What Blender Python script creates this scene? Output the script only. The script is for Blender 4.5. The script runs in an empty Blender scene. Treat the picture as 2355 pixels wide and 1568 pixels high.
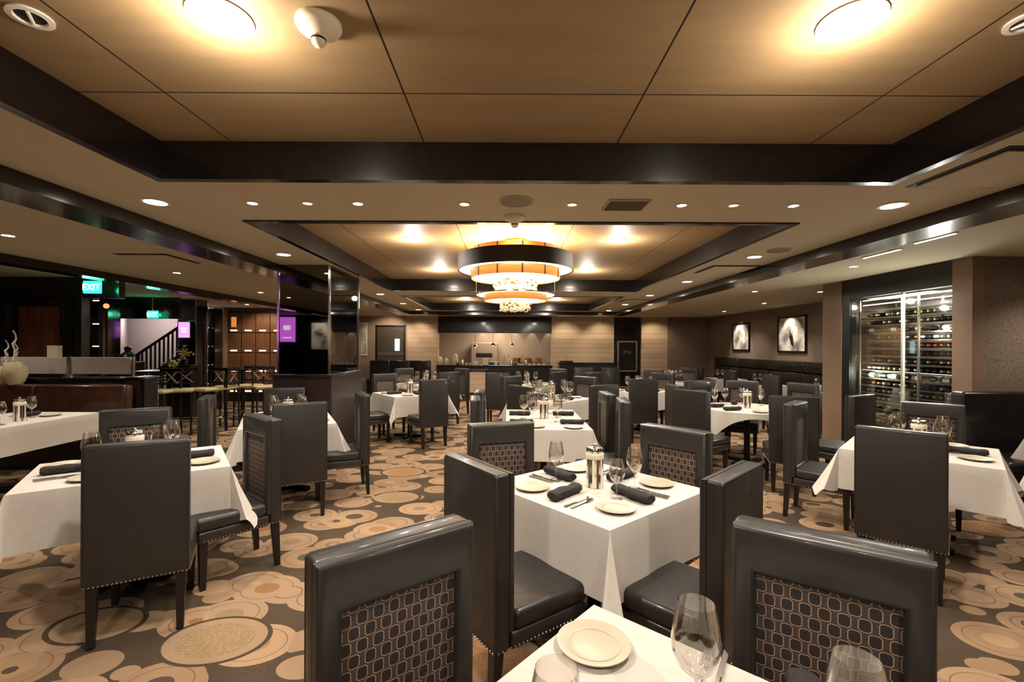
import bpy, bmesh, math, random
from mathutils import Vector, Matrix
random.seed(7)
R = math.radians
PI = math.pi
sc = bpy.context.scene
COL = sc.collection

# ---------------------------------------------------------------- camera, world, exposure
F = 1050.0                      # focal length in pixels of the 2355 x 1568 frame
U0, V0 = 1165.0, 795.0          # vanishing point of the room's depth
H = 1.58                        # eye height
CZ = 2.60                       # main ceiling height
cam_d = bpy.data.cameras.new('camera')
cam = bpy.data.objects.new('camera', cam_d)
COL.objects.link(cam)
cam_d.sensor_width = 36.0
cam_d.lens = 36.0 * F / 2355.0
cam_d.shift_x = (1177.5 - U0) / 2355.0
cam_d.shift_y = (V0 - 784.0) / 2355.0
cam_d.clip_start = 0.05
cam.location = (0, 0, H)
cam.rotation_euler = (R(90), 0, 0)
cam.rotation_euler = (Matrix.Rotation(R(0.28), 4, 'Y').inverted() @ Matrix.Rotation(R(90), 4, 'X')).to_euler()
sc.camera = cam
w = bpy.data.worlds.new('world'); sc.world = w; w.use_nodes = True
w.node_tree.nodes['Background'].inputs[0].default_value = (0.9, 0.75, 0.6, 1)
w.node_tree.nodes['Background'].inputs[1].default_value = 0.05
sc.view_settings.view_transform = 'Standard'
sc.view_settings.look = 'None'
sc.view_settings.exposure = EXPOSURE = 0.88
sc.view_settings.gamma = 1.0
sc.cycles.max_bounces = 10
sc.cycles.diffuse_bounces = 5
sc.cycles.transparent_max_bounces = 12
sc.cycles.sample_clamp_indirect = 6.0
sc.cycles.caustics_refractive = False
sc.cycles.caustics_reflective = False
sc.cycles.use_denoising = True

P_SPOT = 46.0        # W, recessed downlights
P_TRAY = 95.0        # W, lamps in the wood trays
P_CHAND = 70.0       # W, chandelier

# ---------------------------------------------------------------- pixel helpers (photo pixels to room coordinates)
def at(u, v, Y):
    return ((u - U0) / F * Y, Y, H - (v - V0) / F * Y)
def onz(u, v, Z):
    Y = (H - Z) * F / (v - V0)
    return ((u - U0) / F * Y, Y)
def UX(u, Y): return (u - U0) / F * Y
def VZ(v, Y): return H - (v - V0) / F * Y

# ---------------------------------------------------------------- materials
def lin(c):
    c /= 255.0
    return c / 12.92 if c <= 0.04045 else ((c + 0.055) / 1.055) ** 2.4
def rgb(r, g, b): return (lin(r), lin(g), lin(b), 1)
MATS = {}
def mat(name, col, rough=0.5, metal=0.0, emit=None, estr=0.0, coat=0.0, trans=0.0, ior=1.45, spec=None):
    m = bpy.data.materials.new(name); m.use_nodes = True
    b = m.node_tree.nodes['Principled BSDF']
    b.inputs['Base Color'].default_value = col if len(col) == 4 else (*col, 1)
    b.inputs['Roughness'].default_value = rough
    b.inputs['Metallic'].default_value = metal
    if emit:
        b.inputs['Emission Color'].default_value = emit
        b.inputs['Emission Strength'].default_value = estr
    if coat: b.inputs['Coat Weight'].default_value = coat; b.inputs['Coat Roughness'].default_value = 0.08
    if trans: b.inputs['Transmission Weight'].default_value = trans
    b.inputs['IOR'].default_value = ior
    if spec is not None: b.inputs['Specular IOR Level'].default_value = spec
    MATS[name] = m
    return m
def nodes(m):
    nt = m.node_tree
    return nt, nt.nodes, nt.links, nt.nodes['Principled BSDF']
def N(nt, t, **kw):
    n = nt.nodes.new(t)
    for k, v in kw.items(): setattr(n, k, v)
    return n
def mth(nt, op, a, b=None, c=None):
    n = nt.nodes.new('ShaderNodeMath'); n.operation = op
    for i, x in enumerate((a, b, c)):
        if x is None: continue
        if isinstance(x, (int, float)): n.inputs[i].default_value = x
        else: nt.links.new(x, n.inputs[i])
    return n.outputs[0]
def mix(nt, fac, a, b):
    n = nt.nodes.new('ShaderNodeMix'); n.data_type = 'RGBA'
    for i, x in ((0, fac), (6, a), (7, b)):
        if isinstance(x, (int, float)): n.inputs[i].default_value = x
        elif isinstance(x, tuple): n.inputs[i].default_value = x
        else: nt.links.new(x, n.inputs[i])
    return n.outputs[2]
def coords(nt, kind='Object', scale=None, rot=None):
    tc = nt.nodes.new('ShaderNodeTexCoord')
    if scale is None and rot is None: return tc.outputs[kind]
    mp = nt.nodes.new('ShaderNodeMapping')
    if scale: mp.inputs['Scale'].default_value = scale
    if rot: mp.inputs['Rotation'].default_value = rot
    nt.links.new(tc.outputs[kind], mp.inputs[0])
    return mp.outputs[0]
def ramp(nt, fac, stops):
    r = nt.nodes.new('ShaderNodeValToRGB')
    e = r.color_ramp.elements
    while len(e) > 1: e.remove(e[-1])
    e[0].position = stops[0][0]; e[0].color = stops[0][1]
    for p, c in stops[1:]:
        x = e.new(p); x.color = c
    nt.links.new(fac, r.inputs[0])
    return r.outputs[0]
def noise(nt, vec, scale, detail=3, rough=0.5):
    n = nt.nodes.new('ShaderNodeTexNoise'); n.inputs['Scale'].default_value = scale
    n.inputs['Detail'].default_value = detail; n.inputs['Roughness'].default_value = rough
    nt.links.new(vec, n.inputs['Vector']); return n.outputs[0]
def bump(nt, b, height, strength=0.3, dist=0.01):
    n = nt.nodes.new('ShaderNodeBump'); n.inputs['Strength'].default_value = strength
    n.inputs['Distance'].default_value = dist
    nt.links.new(height, n.inputs['Height']); nt.links.new(n.outputs[0], b.inputs['Normal'])

def m_noise(name, c1, c2, scale, rough=0.6, stretch=(1, 1, 1), bmp=0.0, **kw):
    m = mat(name, c1, rough, **kw); nt, ns, lk, b = nodes(m)
    v = coords(nt, 'Object', stretch)
    n = noise(nt, v, scale, 4)
    lk.new(ramp(nt, n, [(0.3, c1), (0.7, c2)]), b.inputs['Base Color'])
    if bmp: bump(nt, b, n, bmp, 0.004)
    return m

m_noise('leather', rgb(36, 33, 31), rgb(41, 38, 35), 14, 0.42, bmp=0.12, coat=0.12)
m_noise('booth_leather', rgb(22, 19, 18), rgb(30, 25, 23), 10, 0.28, coat=0.2)
m_noise('brown_leather', rgb(52, 30, 20), rgb(70, 42, 28), 6, 0.25, coat=0.3)
mat('ebony', rgb(24, 19, 17), 0.35)
mat('black_frame', rgb(14, 14, 14), 0.35)
mat('table_base', rgb(16, 15, 15), 0.3, 0.3)
mat('chrome', (0.75, 0.73, 0.7), 0.16, 1.0)
mat('nail', (0.55, 0.5, 0.44), 0.25, 1.0)
mat('steel', (0.55, 0.53, 0.5), 0.3, 1.0)
mat('silver', (0.7, 0.68, 0.65), 0.14, 1.0)
mat('cutlery', (0.33, 0.31, 0.29), 0.22, 1.0)
mat('china', rgb(176, 166, 146), 0.35)
m_noise('napkin', rgb(28, 26, 25), rgb(38, 35, 33), 60, 0.85)
m_noise('cloth', rgb(186, 180, 172), rgb(192, 186, 178), 30, 0.85, bmp=0.04)
m_noise('ceiling', rgb(190, 179, 154), rgb(194, 183, 158), 0.7, 0.8)
m_noise('wall_taupe', rgb(122, 107, 92), rgb(130, 115, 99), 3, 0.8)
m_noise('wall_paper', rgb(100, 87, 74), rgb(138, 122, 105), 42, 0.75)
m_noise('wall_beige', rgb(150, 128, 108), rgb(158, 136, 116), 2, 0.8)
mat('wall_white', rgb(176, 166, 166), 0.8)
m_noise('pilaster', rgb(128, 106, 88), rgb(136, 114, 95), 2, 0.55)
mat('dark_gloss', rgb(20, 17, 17), 0.18, coat=0.5)
m_noise('dark_wood', rgb(18, 14, 13), rgb(28, 21, 18), 2.2, 0.28, (1, 12, 12), coat=0.25)
m_noise('beam_wood', rgb(15, 12, 12), rgb(25, 20, 18), 2.0, 0.2, (12, 0.6, 12), coat=0.4)
m_noise('base_wood', rgb(32, 23, 21), rgb(42, 29, 26), 2.2, 0.35, (8, 8, 0.8), coat=0.15)
m_noise('red_wood', rgb(84, 44, 30), rgb(112, 62, 42), 2.2, 0.3, (9, 9, 0.7), coat=0.2)
m_noise('locker_wood', rgb(98, 66, 46), rgb(128, 88, 62), 3, 0.4, (9, 9, 0.8))
mat('locker_lit', rgb(190, 120, 60), 0.5, emit=rgb(255, 160, 80), estr=0.35)
mat('mirror', (0.62, 0.6, 0.58), 0.015, 1.0)
mat('mirror_tint', (0.16, 0.155, 0.15), 0.02, 1.0)
mat('frosted', rgb(178, 168, 160), 0.35, spec=0.6)
mat('plastic_white', rgb(228, 216, 190), 0.4)
mat('vent_grey', rgb(120, 106, 84), 0.6)
mat('black', rgb(6, 6, 6), 0.6)
mat('trim_white', rgb(235, 228, 215), 0.4)
mat('lamp', (1, 1, 1), 0.5, emit=(1.0, 0.86, 0.66, 1), estr=22)
mat('lamp_dim', (0.8, 0.75, 0.65), 0.5, emit=(1.0, 0.84, 0.62, 1), estr=1.2)
mat('lamp_big', (1, 1, 1), 0.5, emit=(1.0, 0.88, 0.72, 1), estr=40)
mat('lamp_kitchen', (1, 1, 1), 0.5, emit=(1.0, 0.86, 0.72, 1), estr=14)
mat('led', (1, 1, 1), 0.5, emit=(1.0, 0.95, 0.82, 1), estr=3.2)
mat('led_cool', (1, 1, 1), 0.5, emit=(0.96, 0.97, 0.88, 1), estr=2.6)
mat('shade_dark', rgb(40, 32, 26), 0.7)
mat('shade_glow', (1, 0.95, 0.85), 0.6, emit=(1.0, 0.84, 0.6, 1), estr=2.0)
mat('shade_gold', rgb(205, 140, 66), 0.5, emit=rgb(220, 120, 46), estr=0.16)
mat('crystal', (0.95, 0.9, 0.72), 0.08, 0.0, emit=(1.0, 0.84, 0.5, 1), estr=0.10, spec=1.0)
mat('crystal_gold', rgb(150, 110, 50), 0.2, 0.9)
mat('exit_green', (0.1, 0.8, 0.5), 0.4, emit=(0.02, 0.62, 0.33, 1), estr=1.6)
mat('exit_letter', (0.9, 1, 0.95), 0.4, emit=(0.75, 1.0, 0.9, 1), estr=2.2)
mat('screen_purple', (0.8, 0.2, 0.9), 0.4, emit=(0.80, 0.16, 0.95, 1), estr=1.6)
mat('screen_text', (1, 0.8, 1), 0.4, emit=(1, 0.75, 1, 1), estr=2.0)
mat('red_light', (0.9, 0.1, 0.05), 0.4, emit=(1, 0.12, 0.05, 1), estr=2.5)
mat('cyan_light', (0.6, 0.9, 0.9), 0.4, emit=(0.45, 0.8, 0.85, 1), estr=1.0)
mat('vase', rgb(214, 200, 160), 0.35, coat=0.2)
mat('coral', rgb(226, 214, 206), 0.45)
mat('leaf_yellow', rgb(214, 205, 110), 0.6)
mat('leaf_green', rgb(80, 104, 44), 0.6)
mat('stool_seat', rgb(176, 160, 118), 0.5)
mat('door_grey', rgb(82, 72, 62), 0.4)
mat('brown_reflection', rgb(92, 64, 46), 0.35)
mat('kitchen_tile', rgb(150, 134, 120), 0.35)
mat('copper', rgb(150, 92, 58), 0.35, 0.7)
mat('paper', rgb(214, 200, 172), 0.8)
mat('bottle_dark', rgb(16, 20, 16), 0.12, coat=0.3)
mat('bottle_green', rgb(46, 54, 28), 0.12, coat=0.3)
mat('bottle_amber', rgb(120, 96, 44), 0.12, coat=0.3)
mat('bottle_blue', rgb(34, 34, 84), 0.15, coat=0.3)
mat('capsule_gold', rgb(196, 170, 92), 0.3, 0.6)
mat('capsule_red', rgb(150, 52, 40), 0.35)
mat('capsule_white', rgb(214, 210, 200), 0.35)
mat('label_cream', rgb(226, 216, 190), 0.7)
mat('rack', rgb(150, 146, 136), 0.3, 0.8)

def m_glass(name, tint, mixf=0.3):
    """clear thin glass: mostly see-through with a Fresnel sheen"""
    m = bpy.data.materials.new(name); m.use_nodes = True
    nt = m.node_tree; nt.nodes.clear()
    out = N(nt, 'ShaderNodeOutputMaterial')
    tr = N(nt, 'ShaderNodeBsdfTransparent'); tr.inputs[0].default_value = tint
    gl = N(nt, 'ShaderNodeBsdfGlossy'); gl.inputs['Roughness'].default_value = 0.03
    gl.inputs[0].default_value = (1, 1, 1, 1)
    fr = N(nt, 'ShaderNodeLayerWeight'); fr.inputs[0].default_value = 0.5
    pw = mth(nt, 'MULTIPLY_ADD', mth(nt, 'POWER', fr.outputs['Facing'], 2.2), mixf, 0.09)
    mx = N(nt, 'ShaderNodeMixShader')
    nt.links.new(pw, mx.inputs[0])
    nt.links.new(tr.outputs[0], mx.inputs[1]); nt.links.new(gl.outputs[0], mx.inputs[2])
    nt.links.new(mx.outputs[0], out.inputs[0])
    MATS[name] = m
m_glass('glass', (0.93, 0.92, 0.9, 1), mixf=0.9)
m_glass('pane', (0.9, 0.92, 0.9, 1), mixf=0.3)

# carpet: rounded pebble shapes in tan, rust and slate with dark concave wedges between them
def make_carpet():
    m = mat('carpet', rgb(140, 110, 80), 0.95, spec=0.1); nt, ns, lk, b = nodes(m)
    v = coords(nt, 'Object')
    def vor(scale, loc=(0, 0, 0), stretch=(1, 1, 0), rnd=0.8, rot=0.0):
        mp = N(nt, 'ShaderNodeMapping'); mp.inputs['Location'].default_value = loc; mp.inputs['Scale'].default_value = stretch
        mp.inputs['Rotation'].default_value = (0, 0, rot)
        vo = N(nt, 'ShaderNodeTexVoronoi'); vo.inputs['Scale'].default_value = scale; vo.inputs['Randomness'].default_value = rnd
        lk.new(v, mp.inputs[0]); lk.new(mp.outputs[0], vo.inputs['Vector'])
        sp = N(nt, 'ShaderNodeSeparateColor'); lk.new(vo.outputs['Color'], sp.inputs[0])
        return vo.outputs['Distance'], sp.outputs[0], sp.outputs[1], sp.outputs[2]
    def cramp(f, st):
        c = ramp(nt, f, st); c.node.color_ramp.interpolation = 'CONSTANT'; return c
    G, L, M_ = 'GREATER_THAN', 'LESS_THAN', 'MULTIPLY'
    dd, _, _, _ = vor(48, rnd=0.35); hd, _, _, _ = vor(75, rnd=0.2)
    TAN = rgb(150, 126, 102)
    # mid-size pebbles in tan bands
    d, r1, r2, r3 = vor(2.9, stretch=(1, 1.22, 0), rnd=0.72, rot=0.5)
    fill = cramp(r1, [(0.0, rgb(134, 98, 70)), (0.16, rgb(150, 124, 94)), (0.34, rgb(66, 60, 52)), (0.48, rgb(134, 114, 86)), (0.6, rgb(70, 74, 62)), (0.7, rgb(144, 112, 82)), (0.86, rgb(166, 140, 106))])
    dots = mth(nt, M_, mth(nt, L, dd, 0.3), mth(nt, G, r3, 0.6))
    fill = mix(nt, mth(nt, M_, dots, 0.6), fill, rgb(190, 164, 120))
    rad = mth(nt, 'ADD', 0.22, mth(nt, M_, r3, 0.18))
    edge = mth(nt, L, mth(nt, 'ABSOLUTE', mth(nt, 'SUBTRACT', d, 0.47)), 0.010)
    col = mix(nt, mth(nt, L, d, rad), cramp(r2, [(0.0, TAN), (0.45, rgb(146, 120, 94)), (0.75, rgb(164, 136, 108))]), fill)
    col = mix(nt, mth(nt, M_, edge, 0.7), col, rgb(96, 78, 60))
    core = mth(nt, M_, mth(nt, L, d, mth(nt, M_, rad, 0.45)), mth(nt, G, r2, 0.62))
    col = mix(nt, core, col, rgb(60, 54, 46))
    wedge = mth(nt, G, d, 0.61)
    wc = mix(nt, mth(nt, M_, mth(nt, G, hd, 0.4), 0.4), rgb(46, 42, 38), rgb(92, 82, 68))
    col = mix(nt, wedge, col, wc)
    # large pebbles laid over, stretched, with their own dark crescents
    d, r1, r2, r3 = vor(1.35, (3.1, 1.7, 0), (1, 1.35, 0), 0.7, 0.4)
    on = mth(nt, G, r1, 0.5)
    cres = mth(nt, M_, on, mth(nt, L, d, 0.385))
    col = mix(nt, cres, col, rgb(54, 50, 44))
    body = mth(nt, M_, on, mth(nt, L, d, 0.35))
    bc = cramp(r2, [(0.0, rgb(152, 110, 76)), (0.35, rgb(156, 130, 98)), (0.7, rgb(138, 118, 90))])
    bc = mix(nt, mth(nt, M_, mth(nt, L, dd, 0.3), 0.45), bc, rgb(188, 160, 114))
    bc = mix(nt, mth(nt, G, d, 0.27), bc, TAN)
    bc = mix(nt, mth(nt, M_, mth(nt, L, d, 0.12), mth(nt, G, r3, 0.55)), bc, rgb(62, 62, 53))
    col = mix(nt, body, col, bc)
    # small dark discs scattered on top
    d, r1, r2, r3 = vor(2.1, (7.7, 2.9, 0), (1, 1.5, 0), 0.9, -0.5)
    sm = mth(nt, M_, mth(nt, L, d, 0.15), mth(nt, G, r1, 0.62))
    col = mix(nt, mth(nt, M_, mth(nt, L, d, 0.21), mth(nt, G, r1, 0.62)), col, TAN)
    col = mix(nt, sm, col, cramp(r2, [(0.0, rgb(58, 50, 44)), (0.5, rgb(60, 66, 54)), (0.8, rgb(146, 96, 62))]))
    n2 = noise(nt, v, 170, 2); n3 = noise(nt, v, 1.6, 3)
    col = mix(nt, mth(nt, M_, n2, 0.28), col, rgb(60, 48, 36))
    col = mix(nt, mth(nt, M_, n3, 0.25), col, rgb(120, 92, 66))
    lk.new(col, b.inputs['Base Color'])
    bump(nt, b, n2, 0.4, 0.004)
make_carpet()

# lattice fabric: staggered clipped squares outlined in tan on dark brown
def make_lattice():
    m = mat('lattice', rgb(44, 36, 34), 0.6); nt, ns, lk, b = nodes(m)
    v = coords(nt, 'Object')
    s = N(nt, 'ShaderNodeSeparateXYZ'); lk.new(v, s.inputs[0])
    W, Hh = 0.044, 0.036
    zr = mth(nt, 'DIVIDE', s.outputs[2], Hh)
    row = mth(nt, 'FLOOR', zr)
    off = mth(nt, 'MULTIPLY', mth(nt, 'MODULO', mth(nt, 'ABSOLUTE', row), 2.0), 0.5)
    u = mth(nt, 'ADD', mth(nt, 'DIVIDE', s.outputs[0], W), off)
    fu = mth(nt, 'MULTIPLY', mth(nt, 'ABSOLUTE', mth(nt, 'SUBTRACT', mth(nt, 'FRACT', mth(nt, 'ADD', u, 100.0)), 0.5)), W)
    fv = mth(nt, 'MULTIPLY', mth(nt, 'ABSOLUTE', mth(nt, 'SUBTRACT', mth(nt, 'FRACT', mth(nt, 'ADD', zr, 100.0)), 0.5)), Hh)
    d1 = mth(nt, 'SUBTRACT', fu, 0.0142)
    d2 = mth(nt, 'SUBTRACT', fv, 0.0168)
    d3 = mth(nt, 'MULTIPLY', mth(nt, 'SUBTRACT', mth(nt, 'ADD', fu, fv), 0.0250), 0.707)
    d = mth(nt, 'MAXIMUM', mth(nt, 'MAXIMUM', d1, d2), d3)
    line = mth(nt, 'LESS_THAN', mth(nt, 'ABSOLUTE', d), 0.0012)
    inside = mth(nt, 'LESS_THAN', d, 0.0)
    base = mix(nt, inside, rgb(62, 50, 44), rgb(36, 30, 29))
    col = mix(nt, line, base, rgb(152, 126, 102))
    lk.new(col, b.inputs['Base Color'])
    bump(nt, b, line, 0.4, 0.003)
make_lattice()

def make_planks(name, cols, scale_z, scale_x, rough=0.5, seam=rgb(120, 96, 70), axis=0):
    """long horizontal stone planks; axis 0: wall runs along x"""
    m = mat(name, cols[0], rough); nt, ns, lk, b = nodes(m)
    v = coords(nt, 'Object')
    s = N(nt, 'ShaderNodeSeparateXYZ'); lk.new(v, s.inputs[0])
    zr = mth(nt, 'MULTIPLY', s.outputs[2], scale_z)
    row = mth(nt, 'FLOOR', zr)
    xr = mth(nt, 'ADD', mth(nt, 'MULTIPLY', s.outputs[axis], scale_x), mth(nt, 'MULTIPLY', row, 0.37))
    cell = N(nt, 'ShaderNodeCombineXYZ'); lk.new(mth(nt, 'FLOOR', xr), cell.inputs[0]); lk.new(row, cell.inputs[1])
    wn = N(nt, 'ShaderNodeTexWhiteNoise'); lk.new(cell.outputs[0], wn.inputs[0])
    n1 = noise(nt, coords(nt, 'Object', (1.2, 1.2, 30)), 1.4, 5)
    f = mth(nt, 'ADD', mth(nt, 'MULTIPLY', wn.outputs[0], 0.65), mth(nt, 'MULTIPLY', n1, 0.35))
    col = ramp(nt, f, [(0.15, cols[0]), (0.5, cols[1]), (0.85, cols[2])])
    fz = mth(nt, 'FRACT', zr)
    col = mix(nt, mth(nt, 'LESS_THAN', fz, 0.04), col, seam)
    lk.new(col, b.inputs['Base Color'])
make_planks('stone', [rgb(176, 154, 130), rgb(192, 168, 142), rgb(206, 184, 156)], 6.0, 0.55)

def make_veneer():
    m = mat('veneer', rgb(150, 98, 56), 0.62, spec=0.3); nt, ns, lk, b = nodes(m)
    v = coords(nt, 'Object')
    s = N(nt, 'ShaderNodeSeparateXYZ'); lk.new(v, s.inputs[0])
    n1 = noise(nt, coords(nt, 'Object', (1, 7, 1)), 1.6, 4)
    col = ramp(nt, n1, [(0.25, rgb(142, 118, 84)), (0.75, rgb(154, 129, 93))])
    gx = mth(nt, 'FRACT', mth(nt, 'DIVIDE', mth(nt, 'ADD', s.outputs[0], 0.515 + 11.8), 1.18))
    gy = mth(nt, 'FRACT', mth(nt, 'DIVIDE', mth(nt, 'ADD', s.outputs[1], -2.245 + 23.6), 2.36))
    sx = mth(nt, 'LESS_THAN', gx, 0.0075); sy = mth(nt, 'LESS_THAN', gy, 0.0035)
    col = mix(nt, mth(nt, 'MAXIMUM', sx, sy), col, rgb(38, 24, 16))
    lk.new(col, b.inputs['Base Color'])
make_veneer()

def make_art(name, seed, dark):
    m = mat(name, rgb(200, 196, 188), 0.5); nt, ns, lk, b = nodes(m)
    v = coords(nt, 'Object', (1, 1, 1))
    mp = N(nt, 'ShaderNodeMapping'); mp.inputs['Location'].default_value = (seed, seed, seed)
    lk.new(v, mp.inputs[0])
    n1 = noise(nt, mp.outputs[0], 2.6, 3, 0.5)
    col = ramp(nt, n1, [(0.36, rgb(70, 68, 66) if dark else rgb(120, 116, 110)), (0.5, rgb(196, 190, 182)), (0.62, rgb(240, 236, 228))])
    lk.new(col, b.inputs['Base Color'])
make_art('art_pale', 2.3, False)
make_art('art_dark', 5.1, True)
make_art('art_poster', 8.4, False)

# ---------------------------------------------------------------- mesh helpers
class MB:
    """collects geometry of one part; build() links it as ONE mesh object"""
    def __init__(s): s.v = []; s.f = []; s.mi = []; s.cur = 0
    def add(s, vs, fs):
        o = len(s.v); s.v += [tuple(x) for x in vs]
        for f in fs: s.f.append(tuple(i + o for i in f)); s.mi.append(s.cur)
        return s
    def box(s, c, d, rz=0.0, mtx=None):
        x, y, z = d[0] / 2, d[1] / 2, d[2] / 2
        vs = [Vector((a * x, b * y, e * z)) for a in (-1, 1) for b in (-1, 1) for e in (-1, 1)]
        m = Matrix.Translation(c) @ Matrix.Rotation(rz, 4, 'Z')
        if mtx is not None: m = m @ mtx
        vs = [m @ q for q in vs]
        return s.add(vs, [(0, 1, 3, 2), (4, 6, 7, 5), (0, 4, 5, 1), (2, 3, 7, 6), (0, 2, 6, 4), (1, 5, 7, 3)])
    def ext(s, x0, x1, y0, y1, z0, z1):
        return s.box(((x0 + x1) / 2, (y0 + y1) / 2, (z0 + z1) / 2), (abs(x1 - x0), abs(y1 - y0), abs(z1 - z0)))
    def rbox(s, c, d, r=0.01, seg=3, rz=0.0, mtx=None):
        bm = bmesh.new(); bmesh.ops.create_cube(bm, size=1.0)
        for q in bm.verts: q.co = Vector((q.co.x * d[0], q.co.y * d[1], q.co.z * d[2]))
        bmesh.ops.bevel(bm, geom=bm.edges[:], offset=r, segments=seg, affect='EDGES', profile=0.5)
        m = Matrix.Translation(c) @ Matrix.Rotation(rz, 4, 'Z')
        if mtx is not None: m = m @ mtx
        bm.verts.index_update()
        s.add([m @ q.co for q in bm.verts], [[q.index for q in f.verts] for f in bm.faces]); bm.free()
        return s
    def lathe(s, prof, seg=24, c=(0, 0, 0), mtx=None, cap=True):
        vs = []; fs = []
        for (r, z) in prof:
            for k in range(seg):
                a = 2 * PI * k / seg
                vs.append(Vector((r * math.cos(a), r * math.sin(a), z)))
        n = len(prof)
        for i in range(n - 1):
            for k in range(seg):
                k2 = (k + 1) % seg
                fs.append((i * seg + k, i * seg + k2, (i + 1) * seg + k2, (i + 1) * seg + k))
        if cap:
            if prof[0][0] > 1e-5: fs.append(tuple(reversed(range(seg))))
            if prof[-1][0] > 1e-5: fs.append(tuple(range((n - 1) * seg, n * seg)))
        m = Matrix.Translation(c)
        if mtx is not None: m = m @ mtx
        return s.add([m @ q for q in vs], fs)
    def tube(s, pts, r, seg=8, closed=False):
        pts = [Vector(p) for p in pts]; n = len(pts); vs = []; fs = []
        rr = r if isinstance(r, (list, tuple)) else [r] * n
        for i, p in enumerate(pts):
            if closed: t = pts[(i + 1) % n] - pts[(i - 1) % n]
            else: t = pts[min(i + 1, n - 1)] - pts[max(i - 1, 0)]
            t.normalize()
            up = Vector((0, 0, 1)) if abs(t.z) < 0.9 else Vector((1, 0, 0))
            a = t.cross(up).normalized(); bb = t.cross(a).normalized()
            for k in range(seg):
                an = 2 * PI * k / seg
                vs.append(p + (a * math.cos(an) + bb * math.sin(an)) * rr[i])
        for i in range(n if closed else n - 1):
            j = (i + 1) % n
            for k in range(seg):
                k2 = (k + 1) % seg
                fs.append((i * seg + k, i * seg + k2, j * seg + k2, j * seg + k))
        if not closed:
            fs.append(tuple(reversed(range(seg)))); fs.append(tuple(range((n - 1) * seg, n * seg)))
        return s.add(vs, fs)
    def ball(s, c, r, sx=1, sy=1, sz=1, seg=10, rings=6):
        prof = [(max(1e-6, r * math.sin(PI * i / rings)), -r * math.cos(PI * i / rings)) for i in range(rings + 1)]
        return s.lathe(prof, seg, c, Matrix.Diagonal((sx, sy, sz, 1)), cap=False)
    def build(s, name, m, parent=None, loc=None, smooth=False, rz=None):
        me = bpy.data.meshes.new(name); me.from_pydata(s.v, [], s.f)
        ms = m if isinstance(m, (list, tuple)) else [m]
        for x in ms: me.materials.append(MATS[x] if isinstance(x, str) else x)
        if len(ms) > 1: me.polygons.foreach_set('material_index', s.mi)
        bm = bmesh.new(); bm.from_mesh(me); bmesh.ops.recalc_face_normals(bm, faces=bm.faces[:]); bm.to_mesh(me); bm.free()
        if smooth:
            me.polygons.foreach_set('use_smooth', [True] * len(me.polygons))
            try: me.set_sharp_from_angle(angle=R(50))
            except Exception: pass
        me.update()
        o = bpy.data.objects.new(name, me); COL.objects.link(o)
        if parent is not None: o.parent = parent
        if loc is not None: o.location = loc
        if rz is not None: o.rotation_euler = (0, 0, rz)
        return o

def tag(o, label, cat, group=None, kind=None):
    o['label'] = label; o['category'] = cat
    if group: o['group'] = group
    if kind: o['kind'] = kind
    return o
def struct(o, label=None):
    o['kind'] = 'structure'
    return o
def thing(name, label, cat, loc=(0, 0, 0), rz=0.0, group=None):
    o = bpy.data.objects.new(name, None); COL.objects.link(o)
    o.empty_display_size = 0.05; o.location = loc; o.rotation_euler = (0, 0, rz)
    return tag(o, label, cat, group)
KIDS = {}
def kids(o):
    if o.name not in KIDS: KIDS[o.name] = [c for c in bpy.data.objects if c.parent == o]
    return KIDS[o.name]
def copy_tree(o, parent=None):
    c = o.copy(); COL.objects.link(c); c.parent = parent
    ks = []
    for ch in kids(o): ks.append(copy_tree(ch, c))
    KIDS[c.name] = ks
    return c
PROTO = {}
def place(key, maker, label, cat, loc, rz=0.0, group=None):
    """first use places the prototype itself, later uses copy it with its parts"""
    if key not in PROTO:
        o = maker(); PROTO[key] = o
    else:
        o = copy_tree(PROTO[key])
    if 'group' in o and not group: del o['group']
    o.location = loc; o.rotation_euler = (0, 0, rz)
    return tag(o, label, cat, group)
def light(kind, name, loc, energy, color=(1, 0.88, 0.75), size=0.05, angle=120, blend=0.6, aim=None, parent=None):
    d = bpy.data.lights.new(name, kind); d.energy = energy; d.color = color
    if kind == 'SPOT': d.spot_size = R(angle); d.spot_blend = blend; d.shadow_soft_size = size
    elif kind == 'AREA': d.size = size
    else: d.shadow_soft_size = size
    o = bpy.data.objects.new(name, d); COL.objects.link(o); o.location = loc
    if aim is not None:
        o.rotation_euler = (Vector(aim) - Vector(loc)).to_track_quat('-Z', 'Y').to_euler()
    if parent is not None: o.parent = parent
    return o
def text_mesh(body, size, m, name, parent, loc, rot, depth=0.003):
    cu = bpy.data.curves.new('txt', 'FONT'); cu.body = body; cu.size = size; cu.extrude = depth
    cu.align_x = 'CENTER'; cu.align_y = 'CENTER'
    tmp = bpy.data.objects.new('txt', cu); COL.objects.link(tmp)
    dg = bpy.context.evaluated_depsgraph_get()
    me = bpy.data.meshes.new_from_object(tmp.evaluated_get(dg))
    bpy.data.objects.remove(tmp); me.materials.clear(); me.materials.append(MATS[m])
    o = bpy.data.objects.new(name, me); COL.objects.link(o); o.parent = parent; o.location = loc; o.rotation_euler = rot
    return o
# ================================================================ room shell
XL, XR, YB, YF = -11.2, 7.1, 16.0, -4.0
struct(MB().ext(XL, XR + .2, YF, YB + 2.4, -0.1, 0).build('floor', 'carpet'))

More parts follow.
